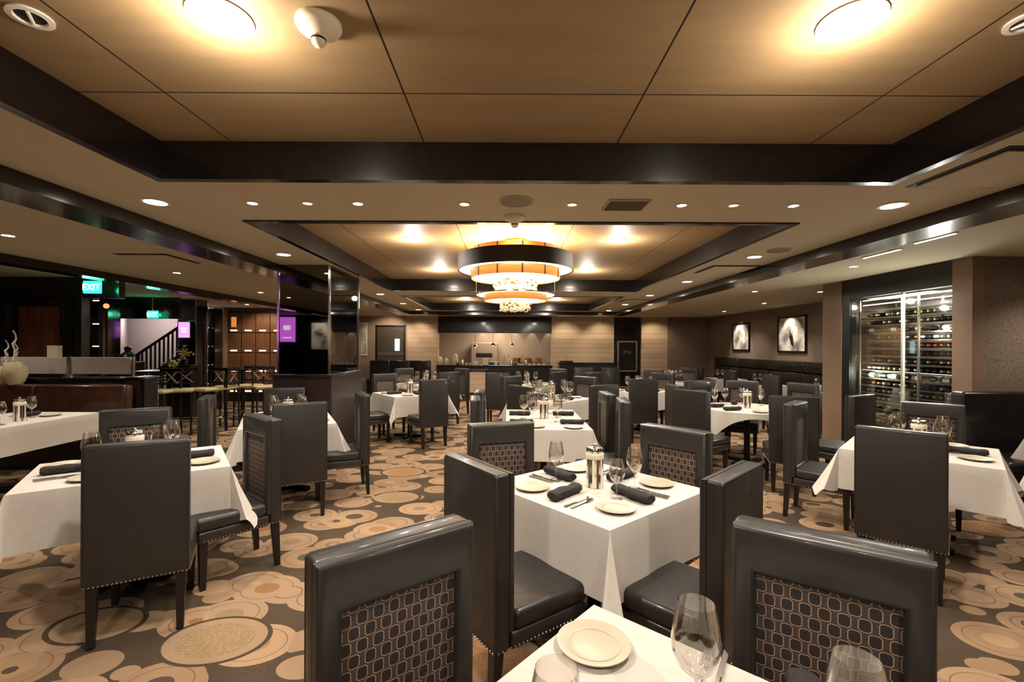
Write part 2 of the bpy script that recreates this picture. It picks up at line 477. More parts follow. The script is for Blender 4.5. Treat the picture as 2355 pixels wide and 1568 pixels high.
TRAYS = [(-2.15, 2.38, -1.85, 2.82, 2.82), (-2.15, 2.38, 3.76, 8.45, 2.80), (-2.15, 2.38, 9.4, 13.05, 2.79)]
cb = MB()
ys = [YF]
for t in TRAYS: ys += [t[2], t[3]]
ys.append(YB + 0.2)
cb.ext(XL, TRAYS[0][0], YF, YB + .2, CZ, CZ + .3)
cb.ext(TRAYS[0][1], XR + .2, YF, YB + .2, CZ, CZ + .3)
for i in range(0, len(ys), 2):
    cb.ext(TRAYS[0][0], TRAYS[0][1], ys[i], ys[i + 1], CZ, CZ + .3)
struct(cb.build('ceiling', 'ceiling'))
nt_ = 1
for (x0, x1, y0, y1, zt) in TRAYS:
    struct(MB().ext(x0 - .05, x1 + .05, y0 - .05, y1 + .05, zt, zt + .06).build('ceiling_panel', 'veneer'))
    fb = MB(); t = .035; zb = CZ - .012
    fb.ext(x0, x0 + t, y0, y1, zb, zt); fb.ext(x1 - t, x1, y0, y1, zb, zt)
    fb.ext(x0 + t, x1 - t, y0, y0 + t, zb, zt); fb.ext(x0 + t, x1 - t, y1 - t, y1, zb, zt)
    # slim lip round the foot of the fascia
    q = .02
    fb.ext(x0 - q, x0, y0 - q, y1 + q, zb, CZ + .001); fb.ext(x1, x1 + q, y0 - q, y1 + q, zb, CZ + .001)
    fb.ext(x0, x1, y0 - q, y0, zb, CZ + .001); fb.ext(x0, x1, y1, y1 + q, zb, CZ + .001)
    struct(fb.build('trim_%d' % nt_, 'beam_wood')); nt_ += 1
# dropped beams
BD = .10
def beam(x0, x1, y0, y1):
    global nt_
    b = MB().ext(x0, x1, y0, y1, CZ - BD, CZ + .002)
    struct(b.build('trim_%d' % nt_, 'beam_wood')); nt_ += 1
beam(-3.25, -2.89, YF, 13.95)
beam(3.2, 3.54, YF, 13.95)
beam(-2.89, 3.2, 13.6, 13.95)
beam(-5.95, -5.7, YF, 12.6)

# back wall: stone, kitchen opening, dark niche, taupe
KX0, KX1 = UX(1008, YB), UX(1268, YB)
KZ0, KZ1 = 0.9, VZ(766, YB)
NX0, NX1 = UX(1412, YB), UX(1475, YB)
SX0, SX1 = UX(945, YB), UX(1535, YB)
DX0, DX1 = UX(864, YB), UX(932, YB)
DZ = VZ(749, YB)
b = MB()
b.ext(UX(936, YB), KX0, YB, YB + .2, 0, CZ)
b.ext(KX1, NX0, YB, YB + .2, 0, CZ)
b.ext(NX1, SX1, YB, YB + .2, 0, CZ)
b.ext(KX0, KX1, YB, YB + .2, 0, KZ0)
struct(b.build('wall_back', 'stone'))
b = MB(); b.ext(NX0, NX1, YB + .1, YB + .2, 0, CZ); struct(b.build('wall_niche', 'dark_gloss'))
b = MB(); b.ext(KX0, KX1, YB - .05, YB + .15, KZ1, CZ)
b.ext(KX0 + .1, KX1, YB - .11, YB - .05, KZ1 + .06, KZ1 + .27)
struct(b.build('wall_kitchen_header', 'dark_wood'))
b = MB(); b.ext(SX1, XR + .2, YB - .02, YB + .18, 0, CZ); struct(b.build('wall_back_right', 'wall_taupe'))
b = MB(); b.ext(-5.3, DX0, YB, YB + .2, 0, CZ); b.ext(DX0, UX(936, YB), YB, YB + .2, DZ, CZ)
b.ext(DX1, UX(936, YB), YB, YB + .2, 0, DZ)
struct(b.build('wall_back_left', 'wall_beige'))
# door in the back wall
d = MB().ext(DX0 + .03, DX1 - .03, YB + .04, YB + .09, 0, DZ - .03).build('door_1', 'door_grey'); struct(d)
MB().ext(DX0, DX0 + .04, YB - .02, YB + .1, 0, DZ).ext(DX1 - .04, DX1, YB - .02, YB + .1, 0, DZ).ext(DX0, DX1, YB - .02, YB + .1, DZ - .04, DZ).build('door_frame', 'ebony', d)
zb_ = VZ(815, YB)
MB().ext(DX0 + .06, DX1 - .08, YB + .025, YB + .045, zb_ - .06, zb_ + .06).build('push_plate', 'steel', d)
wx = UX(913, YB)
MB().rbox((wx, YB + .03, VZ(794, YB)), (.17, .03, .42), .012).build('door_window', 'cyan_light', d)

# left side shell
struct(MB().ext(-5.3, -5.1, 12.7, YB + .1, 0, CZ).build('wall_left_return', 'wall_beige'))
struct(MB().ext(UX(495, 12.7), -5.1, 12.75, 12.9, 0, CZ).build('wall_lockers', 'wall_taupe'))
struct(MB().ext(XL, XL + .1, 7.0, 14.0, 0, CZ).build('wall_left_far', 'wall_taupe'))
struct(MB().ext(-9.7, -9.6, YF, 7.0, 0, CZ).build('wall_left', 'wall_taupe'))
struct(MB().ext(-9.7, XR + .2, YF - .1, YF, 0, CZ).build('wall_rear', 'dark_gloss'))
# dark panelled wall at left with recessed joints
b = MB(); x1 = UX(190, 7.0); b.ext(-9.7, x1, 7.0, 7.12, 0, CZ)
b.ext(x1, -5.95, 7.0, 7.12, VZ(690, 7.0), CZ)
struct(b.build('wall_left_panelled', 'dark_gloss'))
b = MB()
for uu in (10, 160, 182): b.ext(UX(uu, 7.0) - .06, UX(uu, 7.0) + .06, 6.97, 7.0, 0, 2.3)
struct(b.build('trim_pilasters', 'dark_wood'))
dr = MB().ext(UX(45, 6.98), UX(145, 6.98), 6.96, 7.0, 0, VZ(710, 7.0)).build('door_2', 'red_wood'); struct(dr)
b = MB(); ax0, ax1, az = UX(43, 7), UX(147, 7), VZ(707, 7)
b.ext(ax0 - .04, ax0, 6.93, 7, 0, az); b.ext(ax1, ax1 + .04, 6.93, 7, 0, az); b.ext(ax0 - .04, ax1 + .04, 6.93, 7, az, az + .04)
b.build('door_frame', 'ebony', dr)
MB().ball((ax1 - .1, 6.93, .95), .03).build('door_knob', 'chrome', dr)
# stair alcove
b = MB()
b.ext(UX(285, 13), UX(500, 13), 13.0, 13.1, 0, CZ)
p0, p1 = (UX(251, 10), 10), (UX(292, 13), 13)
L_ = math.hypot(p1[0] - p0[0], p1[1] - p0[1]); an = math.atan2(p1[1] - p0[1], p1[0] - p0[0])
b.box(((p0[0] + p1[0]) / 2, (p0[1] + p1[1]) / 2, CZ / 2), (L_, .06, CZ), an)
struct(b.build('wall_stairwell', 'wall_white'))
struct(MB().ext(UX(200, 10), UX(412, 10), 9.95, 10.05, VZ(737, 10), CZ).build('wall_stair_header', 'dark_gloss'))
struct(MB().ext(UX(495, 12.6), UX(520, 12.6), 12.5, 12.75, 0, CZ).build('trim_locker_pilaster', 'pilaster'))

# right side shell
WX, WY0, WY1 = 5.2, 5.22, 7.25
struct(MB().ext(XR, XR + .15, 7.4, YB + .1, 0, CZ).build('wall_right', 'wall_taupe'))
struct(MB().ext(WX, 8.0, 7.25, 7.45, 0, CZ).build('wall_right_return', 'pilaster'))
struct(MB().ext(WX + .101, 8.0, 5.075, 5.2, 0, CZ).build('wall_right_paper', 'wall_paper'))
struct(MB().ext(7.9, 8.0, YF, 5.1, 0, CZ).build('wall_right_near', 'wall_taupe'))
struct(MB().ext(6.15, 6.25, 5.2, 7.3, 0, CZ).build('wall_wine_back', 'wall_white'))
b = MB(); b.ext(WX - .03, WX + .1, 5.07, 5.3, 0, CZ); struct(b.build('trim_wine_jamb', 'pilaster'))
b = MB(); b.ext(WX - .03, WX + .1, 7.05, 7.47, 0, CZ); struct(b.build('trim_column', 'pilaster'))
struct(MB().ext(WX - .02, WX + .08, 6.9, 7.05, 0, CZ).build('trim_wine_post', 'black_frame'))
hz = VZ(652, 5.3)
zh = H + (V0 - 660) / F * 5.35
struct(MB().ext(WX - .02, WX + .08, 5.3, 6.9, 2.31, CZ).build('trim_wine_header', 'black_frame'))
struct(MB().ext(WX - .02, WX + .06, 5.3, 6.9, 0, .12).build('trim_wine_sill', 'black_frame'))
struct(MB().ext(WX + .0, WX + .012, 5.3, 6.9, .12, 2.31).build('window_1', 'pane'))
# ceiling slab above is common; low ceiling shelf inside the wine room
# linear slot lights beside the right beam
for lab, (ua, va, ub, vb) in (('farther short white light slot along the right ceiling beam', (1985, 588, 2070, 566)),
                              ('nearer long white light slot along the right ceiling beam', (2105, 553, 2195, 528))):
    (xa, ya), (xb, yb) = onz(ua, va, CZ - .0), onz(ub, vb, CZ - .0)
    o = thing('slot_light', lab, 'light', (3.6, (ya + yb) / 2, CZ), 0, 'slot lights along the beam')
    L = abs(ya - yb)
    xm = (xa + xb) / 2; o.location.x = xm
    MB().ext(-.02, .02, -L / 2, L / 2, -.012, 0).build('housing', 'trim_white', o)
    MB().ext(-.012, .012, -L / 2 + .01, L / 2 - .01, -.016, -.011).build('diffuser', 'led', o)

# ================================================================ mirrored columns
def mirrored_column(label, x0, x1, y0, y1, zb, m):
    o = thing('mirrored_column', label, 'column', ((x0 + x1) / 2, (y0 + y1) / 2, 0))
    hx, hy = (x1 - x0) / 2, (y1 - y0) / 2
    MB().ext(-hx, hx, -hy, hy, zb, CZ).build('mirror_panel', m, o)
    for sx in (-1, 1):
        for sy in (-1, 1):
            MB().ext(sx * hx - .012, sx * hx + .012, sy * hy - .012, sy * hy + .012, zb, CZ).build('edge_trim', 'chrome', o)
    if zb > .1:
        MB().rbox((0, 0, zb / 2), (2 * hx + .1, 2 * hy + .1, zb), .01, 2).build('base_panel', 'base_wood', o)
        MB().rbox((0, 0, zb - .012), (2 * hx + .13, 2 * hy + .13, .03), .008, 2).build('ledge', 'dark_wood', o)
    return o
mirrored_column('tall mirrored column with dark wood base beside the left dining tables', -2.91, -2.26, 5.82, 6.95, 1.2, 'mirror_tint')
mirrored_column('narrow mirrored column by the stairs with purple reflection panel', UX(410, 10.4), UX(450, 10.4), 10.4, 10.8, 0.0, 'mirror_tint')

# ================================================================ ceiling fixtures
def mk_downlight(r=.055, m='lamp', dark=False):
    def f():
        o = bpy.data.objects.new('downlight', None); COL.objects.link(o); o.empty_display_size = .05
        MB().lathe([(r * 1.28, 0), (r * 1.3, -.006), (r * 1.02, -.008), (r, -.001)], 24, cap=False).build('trim_ring', 'trim_white', o, smooth=True)
        MB().lathe([(0.0001, -.002), (r, -.002)], 24, cap=False).build('lens', m, o)
        return o
    return f
DL_N = [0]
def downlight(x, y, z, label, key='std', energy=None, group='recessed downlights', r=.055, m='lamp', aim=None, angle=125):
    o = place('dl_' + key, mk_downlight(r, m), label, 'downlight', (x, y, z), 0, group)
    o.empty_display_size = .05
    if energy is None: energy = P_SPOT
    if energy > 0:
        if key.startswith('tray'): (light('SPOT', 'downlight_beam', (x, y, z - .03), energy * .8, size=.06, angle=165, blend=.8, aim=(x, y, z - 1)), light('POINT', 'downlight_bulb', (x, y, z - .16), energy * .14, size=.05))
        else: light('SPOT', 'downlight_beam', (x, y, z - .03), energy, size=.06, angle=angle, blend=.7,
              aim=aim if aim else (x, y, z - 1))
    return o
ORD = ['first', 'second', 'third', 'fourth', 'fifth', 'sixth', 'seventh', 'eighth', 'ninth', 'tenth']
# row between the two near trays
row = [(578, 468, 'std'), (698, 463, 'dim'), (822, 469, 'std'), (1067, 470, 'std'), (1315, 467, 'dim'), (1562, 472, 'std'), (1688, 467, 'dim'), (1808, 476, 'std')]
for i, (u, v, k) in enumerate(row):
    x, y = onz(u, v, CZ)
    kind = 'bright' if k == 'std' else 'dim'
    downlight(x, 3.28, CZ, '%s recessed spot, %s from left in row between ceiling trays' % (kind, ORD[i]), 'row' + k, P_SPOT * (.75 if k == 'std' else .15),
              'spots between the ceiling trays', .032, 'lamp' if k == 'std' else 'lamp_dim')
for side, nm, X in ((-1, 'left', -2.52), (1, 'right', 2.76)):
    for i, y in enumerate((3.27, 5.15, 7.15, 9.1, 11.1, 13.0)):
        downlight(X + (.03 * i if side > 0 else 0), y, CZ, 'oval-looking bright downlight, %s from near end, %s of ceiling trays' % (ORD[i], nm), 'std', None,
                  'downlights flanking the trays', .07)
for i, (x, y) in enumerate(((-4.7, 4.3), (-4.7, 6.5), (-4.8, 8.9), (-4.8, 11.3))):
    downlight(x, y, CZ, 'small downlight over left aisle, %s from the near end' % ORD[i], 'aisle', P_SPOT * 1.7, 'left aisle downlights', .045)
for i, (x, y) in enumerate(((-6.6, 11.6), (-6.9, 5.6), (-8.0, 8.3))):
    downlight(x, y, CZ, ['small downlight before the wooden lockers', 'small downlight near the hanging green sign', 'small downlight over the wine cabinet by stairs'][i], 'aisle', P_SPOT * .6, 'left aisle downlights', .045)
for i, (u, v) in enumerate(((1962, 608), (1735, 667), (1757, 694), (1886, 667), (1665, 713))):
    x, y = onz(u, v, CZ)
    downlight(x, y, CZ, ['downlight in front of the wine wall', 'bright downlight left of larger wall picture', 'small downlight above the far booth bench',
                         'small downlight nearest the brown column', 'small downlight at the far right corner'][i], 'aisle', None, 'right aisle downlights', .045)
downlight(5.9, 4.3, CZ, 'added out-of-view downlight brightening the patterned wallpaper at right', 'aisle', None, 'right aisle downlights', .045)  # extra lamp out of view, added to brighten the wallpaper
downlight(4.45, 3.2, CZ, 'downlight over the right foreground table', 'aisle', None, 'right aisle downlights', .045)
# lamps in the wood trays
for ti, (ys_, nm) in enumerate((((1.73, -.6), 'nearest'), ((5.25, 7.4), 'middle'), ((10.3, 12.0), 'farthest'))):
    for yi, y in enumerate(ys_):
        for xi, x in enumerate((-1.09, 1.30)):
            zt = TRAYS[ti][4]
            lab = 'large glaring tray lamp, %s %s of the %s wood tray' % (('front', 'back')[yi] if ti else ('back', 'front')[yi], ('left', 'right')[xi], nm)
            downlight(x, y, zt, lab, 'tray%d' % (ti == 0), P_TRAY, 'lamps in the wood ceiling trays', .088, 'lamp_big', angle=150)
# unlit gimbals at the outer sides of the near tray
def mk_gimbal():
    o = bpy.data.objects.new('gimbal_spot', None); COL.objects.link(o)
    MB().lathe([(.068, 0), (.07, -.008), (.05, -.01), (.046, 0)], 24, cap=False).build('trim_ring', 'trim_white', o, smooth=True)
    MB().lathe([(0.0001, -.001), (.047, -.001)], 24, cap=False).build('dark_aperture', 'black', o)
    MB().rbox((0, 0, -.006), (.012, .09, .012), .004, 2).build('baffle', 'trim_white', o)
    return o
for x, nm in ((-1.81, 'left'), (1.97, 'right')):
    place('gimbal', mk_gimbal, 'unlit dark ceiling spot with white rim at the top %s corner' % nm, 'ceiling spot', (x, 1.73, 2.82), .6)
# smoke detector style dome with tip
def mk_detector():
    o = bpy.data.objects.new('ceiling_detector', None); COL.objects.link(o)
    MB().lathe([(.0, 0), (.085, 0), (.086, -.012), (.078, -.026), (.045, -.04), (.03, -.055), (.0001, -.055)], 32, cap=False).build('dome', 'plastic_white', o, smooth=True)
    MB().lathe([(.028, -.055), (.027, -.075), (.018, -.088), (.0001, -.09)], 16, cap=False).build('tip', 'plastic_white', o, smooth=True)
    MB().lathe([(.0285, -.062), (.029, -.07)], 16, cap=False).build('dark_band', 'black', o)
    return o
x, y = -.73, 1.76
place('det', mk_detector, 'large cream ceiling detector beside the glaring left lamp', 'detector', (x, y, 2.82))
place('det', mk_detector, 'small cream ceiling detector above the chandelier', 'detector', (.06, 3.6, CZ))
# round speaker grilles, vent grille, square plaque diffusers
def mk_speaker():
    o = bpy.data.objects.new('ceiling_speaker', None); COL.objects.link(o)
    MB().lathe([(.11, 0), (.112, -.008), (.1, -.01), (.0001, -.008)], 28, cap=False).build('grille', 'vent_grey', o, smooth=True)
    MB().lathe([(.112, 0), (.12, -.004), (.112, -.01)], 28, cap=False).build('rim', 'ceiling', o, smooth=True)
    return o
for (u, v, l) in ((1185, 462, 'round grey ceiling speaker between the two nearest trays'), (1790, 572, 'round grey ceiling speaker left of the right beam')):
    x, y = onz(u, v, CZ); place('spk', mk_speaker, l, 'speaker', (x, y, CZ))
x, y = onz(1440, 467, CZ)
o = thing('air_vent', 'rectangular grey air vent in the ceiling near the row of spots', 'vent', (x, y + .02, CZ))
b = MB()
for k in range(9): b.box((0, -.1 + k * .025, -.006), (.27, .006, .012), 0, Matrix.Rotation(.5, 4, 'X'))
b.build('slats', 'vent_grey', o)
MB().ext(-.15, .15, -.125, -.115, -.012, 0).ext(-.15, .15, .115, .125, -.012, 0).ext(-.15, -.14, -.115, .115, -.012, 0).ext(.14, .15, -.115, .115, -.012, 0).build('frame', 'ceiling', o)
def mk_plaque():
    o = bpy.data.objects.new('ceiling_diffuser', None); COL.objects.link(o)
    MB().ext(-.3, .3, -.3, .3, -.004, 0).build('recess', 'black', o)
    MB().rbox((0, 0, -.01), (.53, .53, .012), .003, 1).build('face_panel', 'ceiling', o)
    return o
for (x, y, l) in ((2.83, 2.6, 'square air diffuser at top right corner of the ceiling'), (3.0 - .12, 6.0, 'square air diffuser right of the middle tray'),
                  (-4.15, 5.45, 'square air diffuser over the left aisle'), (2.85, 10.2, 'square air diffuser right of the farthest tray')):
    place('plq', mk_plaque, l, 'air diffuser', (x, y, CZ))

# ================================================================ chandelier
cx, cy = .10, 5.3
ch = thing('chandelier', 'large tiered drum chandelier with gold rings and crystal clusters', 'chandelier', (cx, cy, 0))
def ring(r, z0, z1, t=.008, seg=64):
    return MB().lathe([(r, z0), (r, z1), (r - t, z1), (r - t, z0), (r, z0)], seg, cap=False)
ring(.665, 2.44, 2.61, .01).build('drum_shade', 'shade_dark', ch, smooth=True)
MB().lathe([(.52, 2.452), (.652, 2.452)], 64, cap=False).build('drum_diffuser', 'shade_glow', ch)
ring(.513, 2.35, 2.69, .008).build('gold_ring', 'shade_gold', ch, smooth=True)
b = MB()
for k in range(12):
    a = 2 * PI * k / 12 + .12
    b.box((.514 * math.cos(a), .514 * math.sin(a), 2.52), (.006, .012, .34), a)
b.build('ring_seams', 'shade_dark', ch)
MB().lathe([(.0001, 2.36), (.503, 2.36)], 64, cap=False).build('middle_diffuser', 'shade_glow', ch)
ring(.46, 2.165, 2.178, .01).build('lower_rim', 'chrome', ch, smooth=True)
MB().lathe([(.36, 2.17), (.45, 2.17)], 48, cap=False).build('lower_diffuser', 'shade_glow', ch)
ring(.362, 2.095, 2.175, .008).build('lower_gold_ring', 'shade_gold', ch, smooth=True)
MB().lathe([(.0001, 2.104), (.353, 2.104)], 48, cap=False).build('bottom_diffuser', 'shade_glow', ch)
for k in range(6):
    a = 2 * PI * k / 6
    MB().tube([(.455 * math.cos(a), .455 * math.sin(a), 2.17), (.455 * math.cos(a), .455 * math.sin(a), 2.36)], .0018, 6).build('hanging_rod', 'steel', ch)
def cluster(r, z0, z1, n, name):
    b = MB(); rnd = random.Random(n)
    for k in range(n):
        a = rnd.random() * 2 * PI; rr = r * (0.72 + .28 * rnd.random()) if k % 4 else r * rnd.random()
        z = z0 + (z1 - z0) * rnd.random()
        s = rnd.uniform(.009, .017)
        b.cur = 0 if rnd.random() < .82 else 1
        b.lathe([(.0001, -s * 1.3), (s, -s * .2), (s * .8, s * .6), (.0001, s)], 6, (rr * math.cos(a), rr * math.sin(a), z),
                Matrix.Rotation(rnd.uniform(-.5, .5), 4, 'X'), cap=False)
    o = b.build(name, ['crystal', 'crystal_gold'], ch); o['kind'] = 'stuff'; return o
cluster(.25, 2.15, 2.355, 900, 'crystal_cluster')
cluster(.18, 1.985, 2.1, 500, 'crystal_cluster')
MB().lathe([(.04, 2.1), (.04, 2.35)], 12).build('centre_core', 'crystal_gold', ch)
MB().lathe([(.0001, 2.8), (.14, 2.8), (.14, 2.785), (.0001, 2.78)], 32, cap=False).build('canopy', 'crystal_gold', ch, smooth=True)
for k in range(3):
    a = 2 * PI * k / 3
    MB().tube([(.1 * math.cos(a), .1 * math.sin(a), 2.785), (.5 * math.cos(a), .5 * math.sin(a), 2.6)], .004, 6).build('suspension_rod', 'chrome', ch)
for k in range(6):
    a = 2 * PI * k / 6 + .3
    light('POINT', 'chandelier_bulb', (cx + .36 * math.cos(a), cy + .36 * math.sin(a), 2.66), P_CHAND / 6, (1, .76, .45), .04)
for k in range(4):
    a = 2 * PI * k / 4
    light('POINT', 'chandelier_bulb', (cx + .58 * math.cos(a), cy + .58 * math.sin(a), 2.56), P_CHAND / 9, (1, .76, .45), .03)
light('SPOT', 'chandelier_down', (cx, cy, 2.33), P_CHAND, (1, .8, .55), .3, 150, .6, (cx, cy, 0))
light('POINT', 'chandelier_crystal', (cx, cy, 2.25), P_CHAND * .05, (1, .8, .5), .1)
# ================================================================ dining chair
CH = 1.05
def mk_chair():
    o = bpy.data.objects.new('dining_chair', None); COL.objects.link(o); o.empty_display_size = .05
    W = .46
    b = MB()   # back: slab with a raised padded border on the seat side
    b.rbox((0, .042, (CH + .31) / 2), (W, .075, CH - .31), .014, 3)
    # border as one ring: rounded outer and inner edges
    x1, x2, z0, z1, z2, z3 = W / 2 - .001, W / 2 - .066, .385, .47, CH - .135, CH - .001
    def loop(dx, y, dz, k): return [(-x1 + dx, y, z0 + dz), (x1 - dx, y, z0 + dz), (x1 - dx, y, z3 - dz), (-x1 + dx, y, z3 - dz)] if k == 0 else [(-x2 - dx, y, z1 - dz), (x2 + dx, y, z1 - dz), (x2 + dx, y, z2 + dz), (-x2 - dx, y, z2 + dz)]
    L = [loop(.0, .075, .0, 0), loop(.002, .096, .002, 0), loop(.008, .104, .008, 0), loop(.018, .108, .018, 0), loop(.018, .108, .018, 1), loop(.007, .103, .007, 1), loop(.001, .094, .001, 1), loop(.0, .076, 0, 1)]
    vs = [v for l in L for v in l]; fs = []
    for i in range(len(L) - 1):
        for k in range(4): fs.append((i * 4 + k, i * 4 + (k + 1) % 4, (i + 1) * 4 + (k + 1) % 4, (i + 1) * 4 + k))
    b.add(vs, fs)
    b.build('backrest', 'leather', o, smooth=True)
    MB().rbox((0, .081, .70), (W - .1, .012, .5), .004, 2).build('lattice_panel', 'lattice', o, smooth=True)
    p = W / 2 - .003
    MB().tube([(-p, .008, .33), (-p, .008, CH - .012), (-p + .01, .008, CH - .003), (p - .01, .008, CH - .003), (p, .008, CH - .012), (p, .008, .33)], .0035, 6).build('piping', 'leather', o, smooth=True)
    c = MB(); c.rbox((0, .315, .425), (W + .01, .43, .09), .03, 4)
    c.build('seat_cushion', 'leather', o, smooth=True)
    MB().rbox((0, .3, .345), (W, .43, .075), .012, 2).build('seat_base', 'leather', o, smooth=True)
    n = MB()
    for k in range(24):
        n.ball((-W / 2 + .012 + k * (W - .024) / 23, .0, .322), .0052, 1, .7, 1, 6, 4)
    for s in (-1, 1):
        for k in range(23): n.ball((s * (W / 2 + .002), .02 + k * .021, .322), .0052, .7, 1, 1, 6, 4)
    n.build('nailhead_trim', 'nail', o)
    for (x, y, k) in ((-.19, .035, -.02), (.19, .035, -.02), (-.19, .48, .0), (.19, .48, .0)):
        l = MB()
        a, bb = .024, .016
        vs = [(x + sx * a, y + sy * a, .31) for sx in (-1, 1) for sy in (-1, 1)] + [(x + sx * bb, y + k + sy * bb, 0) for sx in (-1, 1) for sy in (-1, 1)]
        l.add(vs, [(0, 1, 3, 2), (4, 6, 7, 5), (0, 4, 5, 1), (2, 3, 7, 6), (0, 2, 6, 4), (1, 5, 7, 3)])
        l.build('leg', 'ebony', o)
    return o
CHAIRS = []
def chair(x, y, face, label, group=None):
    CHAIRS.append((x, y))
    return place('chair', mk_chair, label, 'chair', (x, y, 0), R(face - 90), group)

# ================================================================ table linen and tableware
def cloth_mesh(sx, sy, d, seed=0, flare=1.0, z=.752):
    rnd = random.Random(seed); hx, hy = sx / 2 + .004, sy / 2 + .004
    st = []
    side_n, fan_n = 22, 19
    corners = [(hx, -hy), (hx, hy), (-hx, hy), (-hx, -hy)]
    norms = [0, 90, 180, 270]
    for i in range(4):
        a = corners[i]; b = corners[(i + 1) % 4]; n = R(norms[i])
        ph = rnd.random() * 6; fq = rnd.uniform(8, 12)
        wav = rnd.uniform(.006, .016)
        for k in range(side_n):
            t = (k + .5) / side_n
            edge = max(0, (abs(t - .5) - .3) / .2)
            rho = .035 + .03 * edge ** 2 + wav * math.sin(fq * t * sx + ph) / d * .5 + .01 * math.sin(23 * t + ph)
            st.append((a[0] + (b[0] - a[0]) * t, a[1] + (b[1] - a[1]) * t, n, d * (1 + .012 * math.sin(5 * t + ph)), rho * flare))
        pk = rnd.uniform(.36, .46); off = rnd.uniform(-4, 4)
        # corner: flat material fan folded into a pleated cone (cloth angle th, direction ph, spread q)
        w1 = rnd.uniform(24, 31); w2 = rnd.uniform(24, 31); pk *= rnd.uniform(.95, 1.1)
        prof = [(0, 0, .06), (10, 3, .07), (20, 6, .07), (24, w1 - 6, .5 * pk), (27, w1, .97 * pk), (33, w1 + 5, pk), (45 + off, 45, pk * .92), (57, 85 - w2, pk),
                (63, 90 - w2, .97 * pk), (66, 96 - w2, .5 * pk), (70, 84, .07), (80, 87, .07), (90, 90, .06)]
        for (t0, t1) in zip(prof[:-1], prof[1:]):
            for e in ((0, .5) if t1 is not prof[-1] else (0, .5, 1)):
                th, di, q = (t0[i] + (t1[i] - t0[i]) * e for i in range(3))
                L = min(d * 1.41, d / max(math.cos(R(th)), math.sin(R(th))))
                st.append((b[0], b[1], n + R(di), L, q * flare))
    K = 9; m = len(st); vs = []; fs = []
    for j in range(K + 1):
        s = (j / K) ** 1.5
        for (x, y, a, L, q) in st:
            rr = L * q * (s ** 1.15) + .006 * min(1, s * 6)
            zz = -L * s * math.sqrt(max(.2, 1 - q * q))
            if j == 1: zz *= .7
            vs.append((x + math.cos(a) * rr, y + math.sin(a) * rr, z + zz))
    for j in range(K):
        for k in range(m):
            k2 = (k + 1) % m
            fs.append((j * m + k, j * m + k2, (j + 1) * m + k2, (j + 1) * m + k))
    mb = MB(); mb.add(vs, fs)
    c0 = len(mb.v); mb.v.append((0, 0, z + .0))
    for k in range(m): mb.f.append((k, (k + 1) % m, c0)); mb.mi.append(0)
    return mb
def round_cloth(r, side, seed=0, z=.752):
    """square cloth over a round top: four pointed tips"""
    mb = MB(); n = 96; K = 9; vs = []; fs = []
    hs = side / 2
    for j in range(K + 1):
        s = j / K
        for k in range(n):
            a = 2 * PI * k / n
            ext = hs / max(abs(math.cos(a)), abs(math.sin(a)))
            L = max(.04, ext - r)
            q = .12 + .05 * math.sin(9 * a + seed) + .16 * max(0, L / .35 - .6)
            rr = r + .004 + L * q * s
            vs.append((rr * math.cos(a), rr * math.sin(a), z - L * s * math.sqrt(1 - min(.8, q) ** 2)))
    for j in range(K):
        for k in range(n):
            k2 = (k + 1) % n
            fs.append((j * n + k, j * n + k2, (j + 1) * n + k2, (j + 1) * n + k))
    mb.add(vs, fs); mb.f.append(tuple(range(n))); mb.mi.append(0)
    return mb
def mk_table(sx, sy, rnd=False):
    def f():
        o = bpy.data.objects.new('dining_table', None); COL.objects.link(o)
        if rnd: MB().lathe([(sx / 2 - .01, .715), (sx / 2, .72), (sx / 2, .742), (sx / 2 - .01, .747)], 48).build('tabletop', 'dark_wood', o)
        else: MB().rbox((0, 0, .731), (sx - .004, sy - .004, .032), .006, 2).build('tabletop', 'dark_wood', o)
        MB().lathe([(.045, .03), (.04, .1), (.04, .6), (.06, .69), (.16, .715)], 16).build('pedestal', 'table_base', o, smooth=True)
        for k in range(4):
            a = PI / 4 + k * PI / 2
            MB().box((.15 * math.cos(a), .15 * math.sin(a), .028), (.26, .055, .04), a).build('base_foot', 'table_base', o)
        return o
    return f
def mk_glass():
    o = MB().lathe([(.0001, .0), (.036, .001), (.037, .003), (.012, .007), (.004, .014), (.0036, .085), (.01, .093), (.034, .115),
                    (.046, .145), (.047, .165), (.041, .205), (.0345, .238), (.0335, .238), (.040, .204), (.0455, .165), (.0445, .146), (.032, .118), (.004, .098), (.0001, .097)], 24, cap=False).build('wine_glass', 'glass', smooth=True)
    return o
def mk_tumbler():
    return MB().lathe([(.0001, 0), (.028, 0), (.033, .09), (.031, .09), (.027, .006), (.0001, .006)], 20, cap=False).build('water_tumbler', 'glass', smooth=True)
def mk_plate():
    o = bpy.data.objects.new('bread_plate', None); COL.objects.link(o)
    MB().lathe([(.0001, .004), (.055, .004), (.06, .006), (.094, .016), (.1, .017), (.1, .014), (.062, .0), (.0001, .0)], 40, cap=False).build('dish', 'china', o, smooth=True)
    MB().lathe([(.066, .0085), (.069, .0105), (.072, .0105)], 40, cap=False).build('rim_band', 'china', o, smooth=True)
    return o
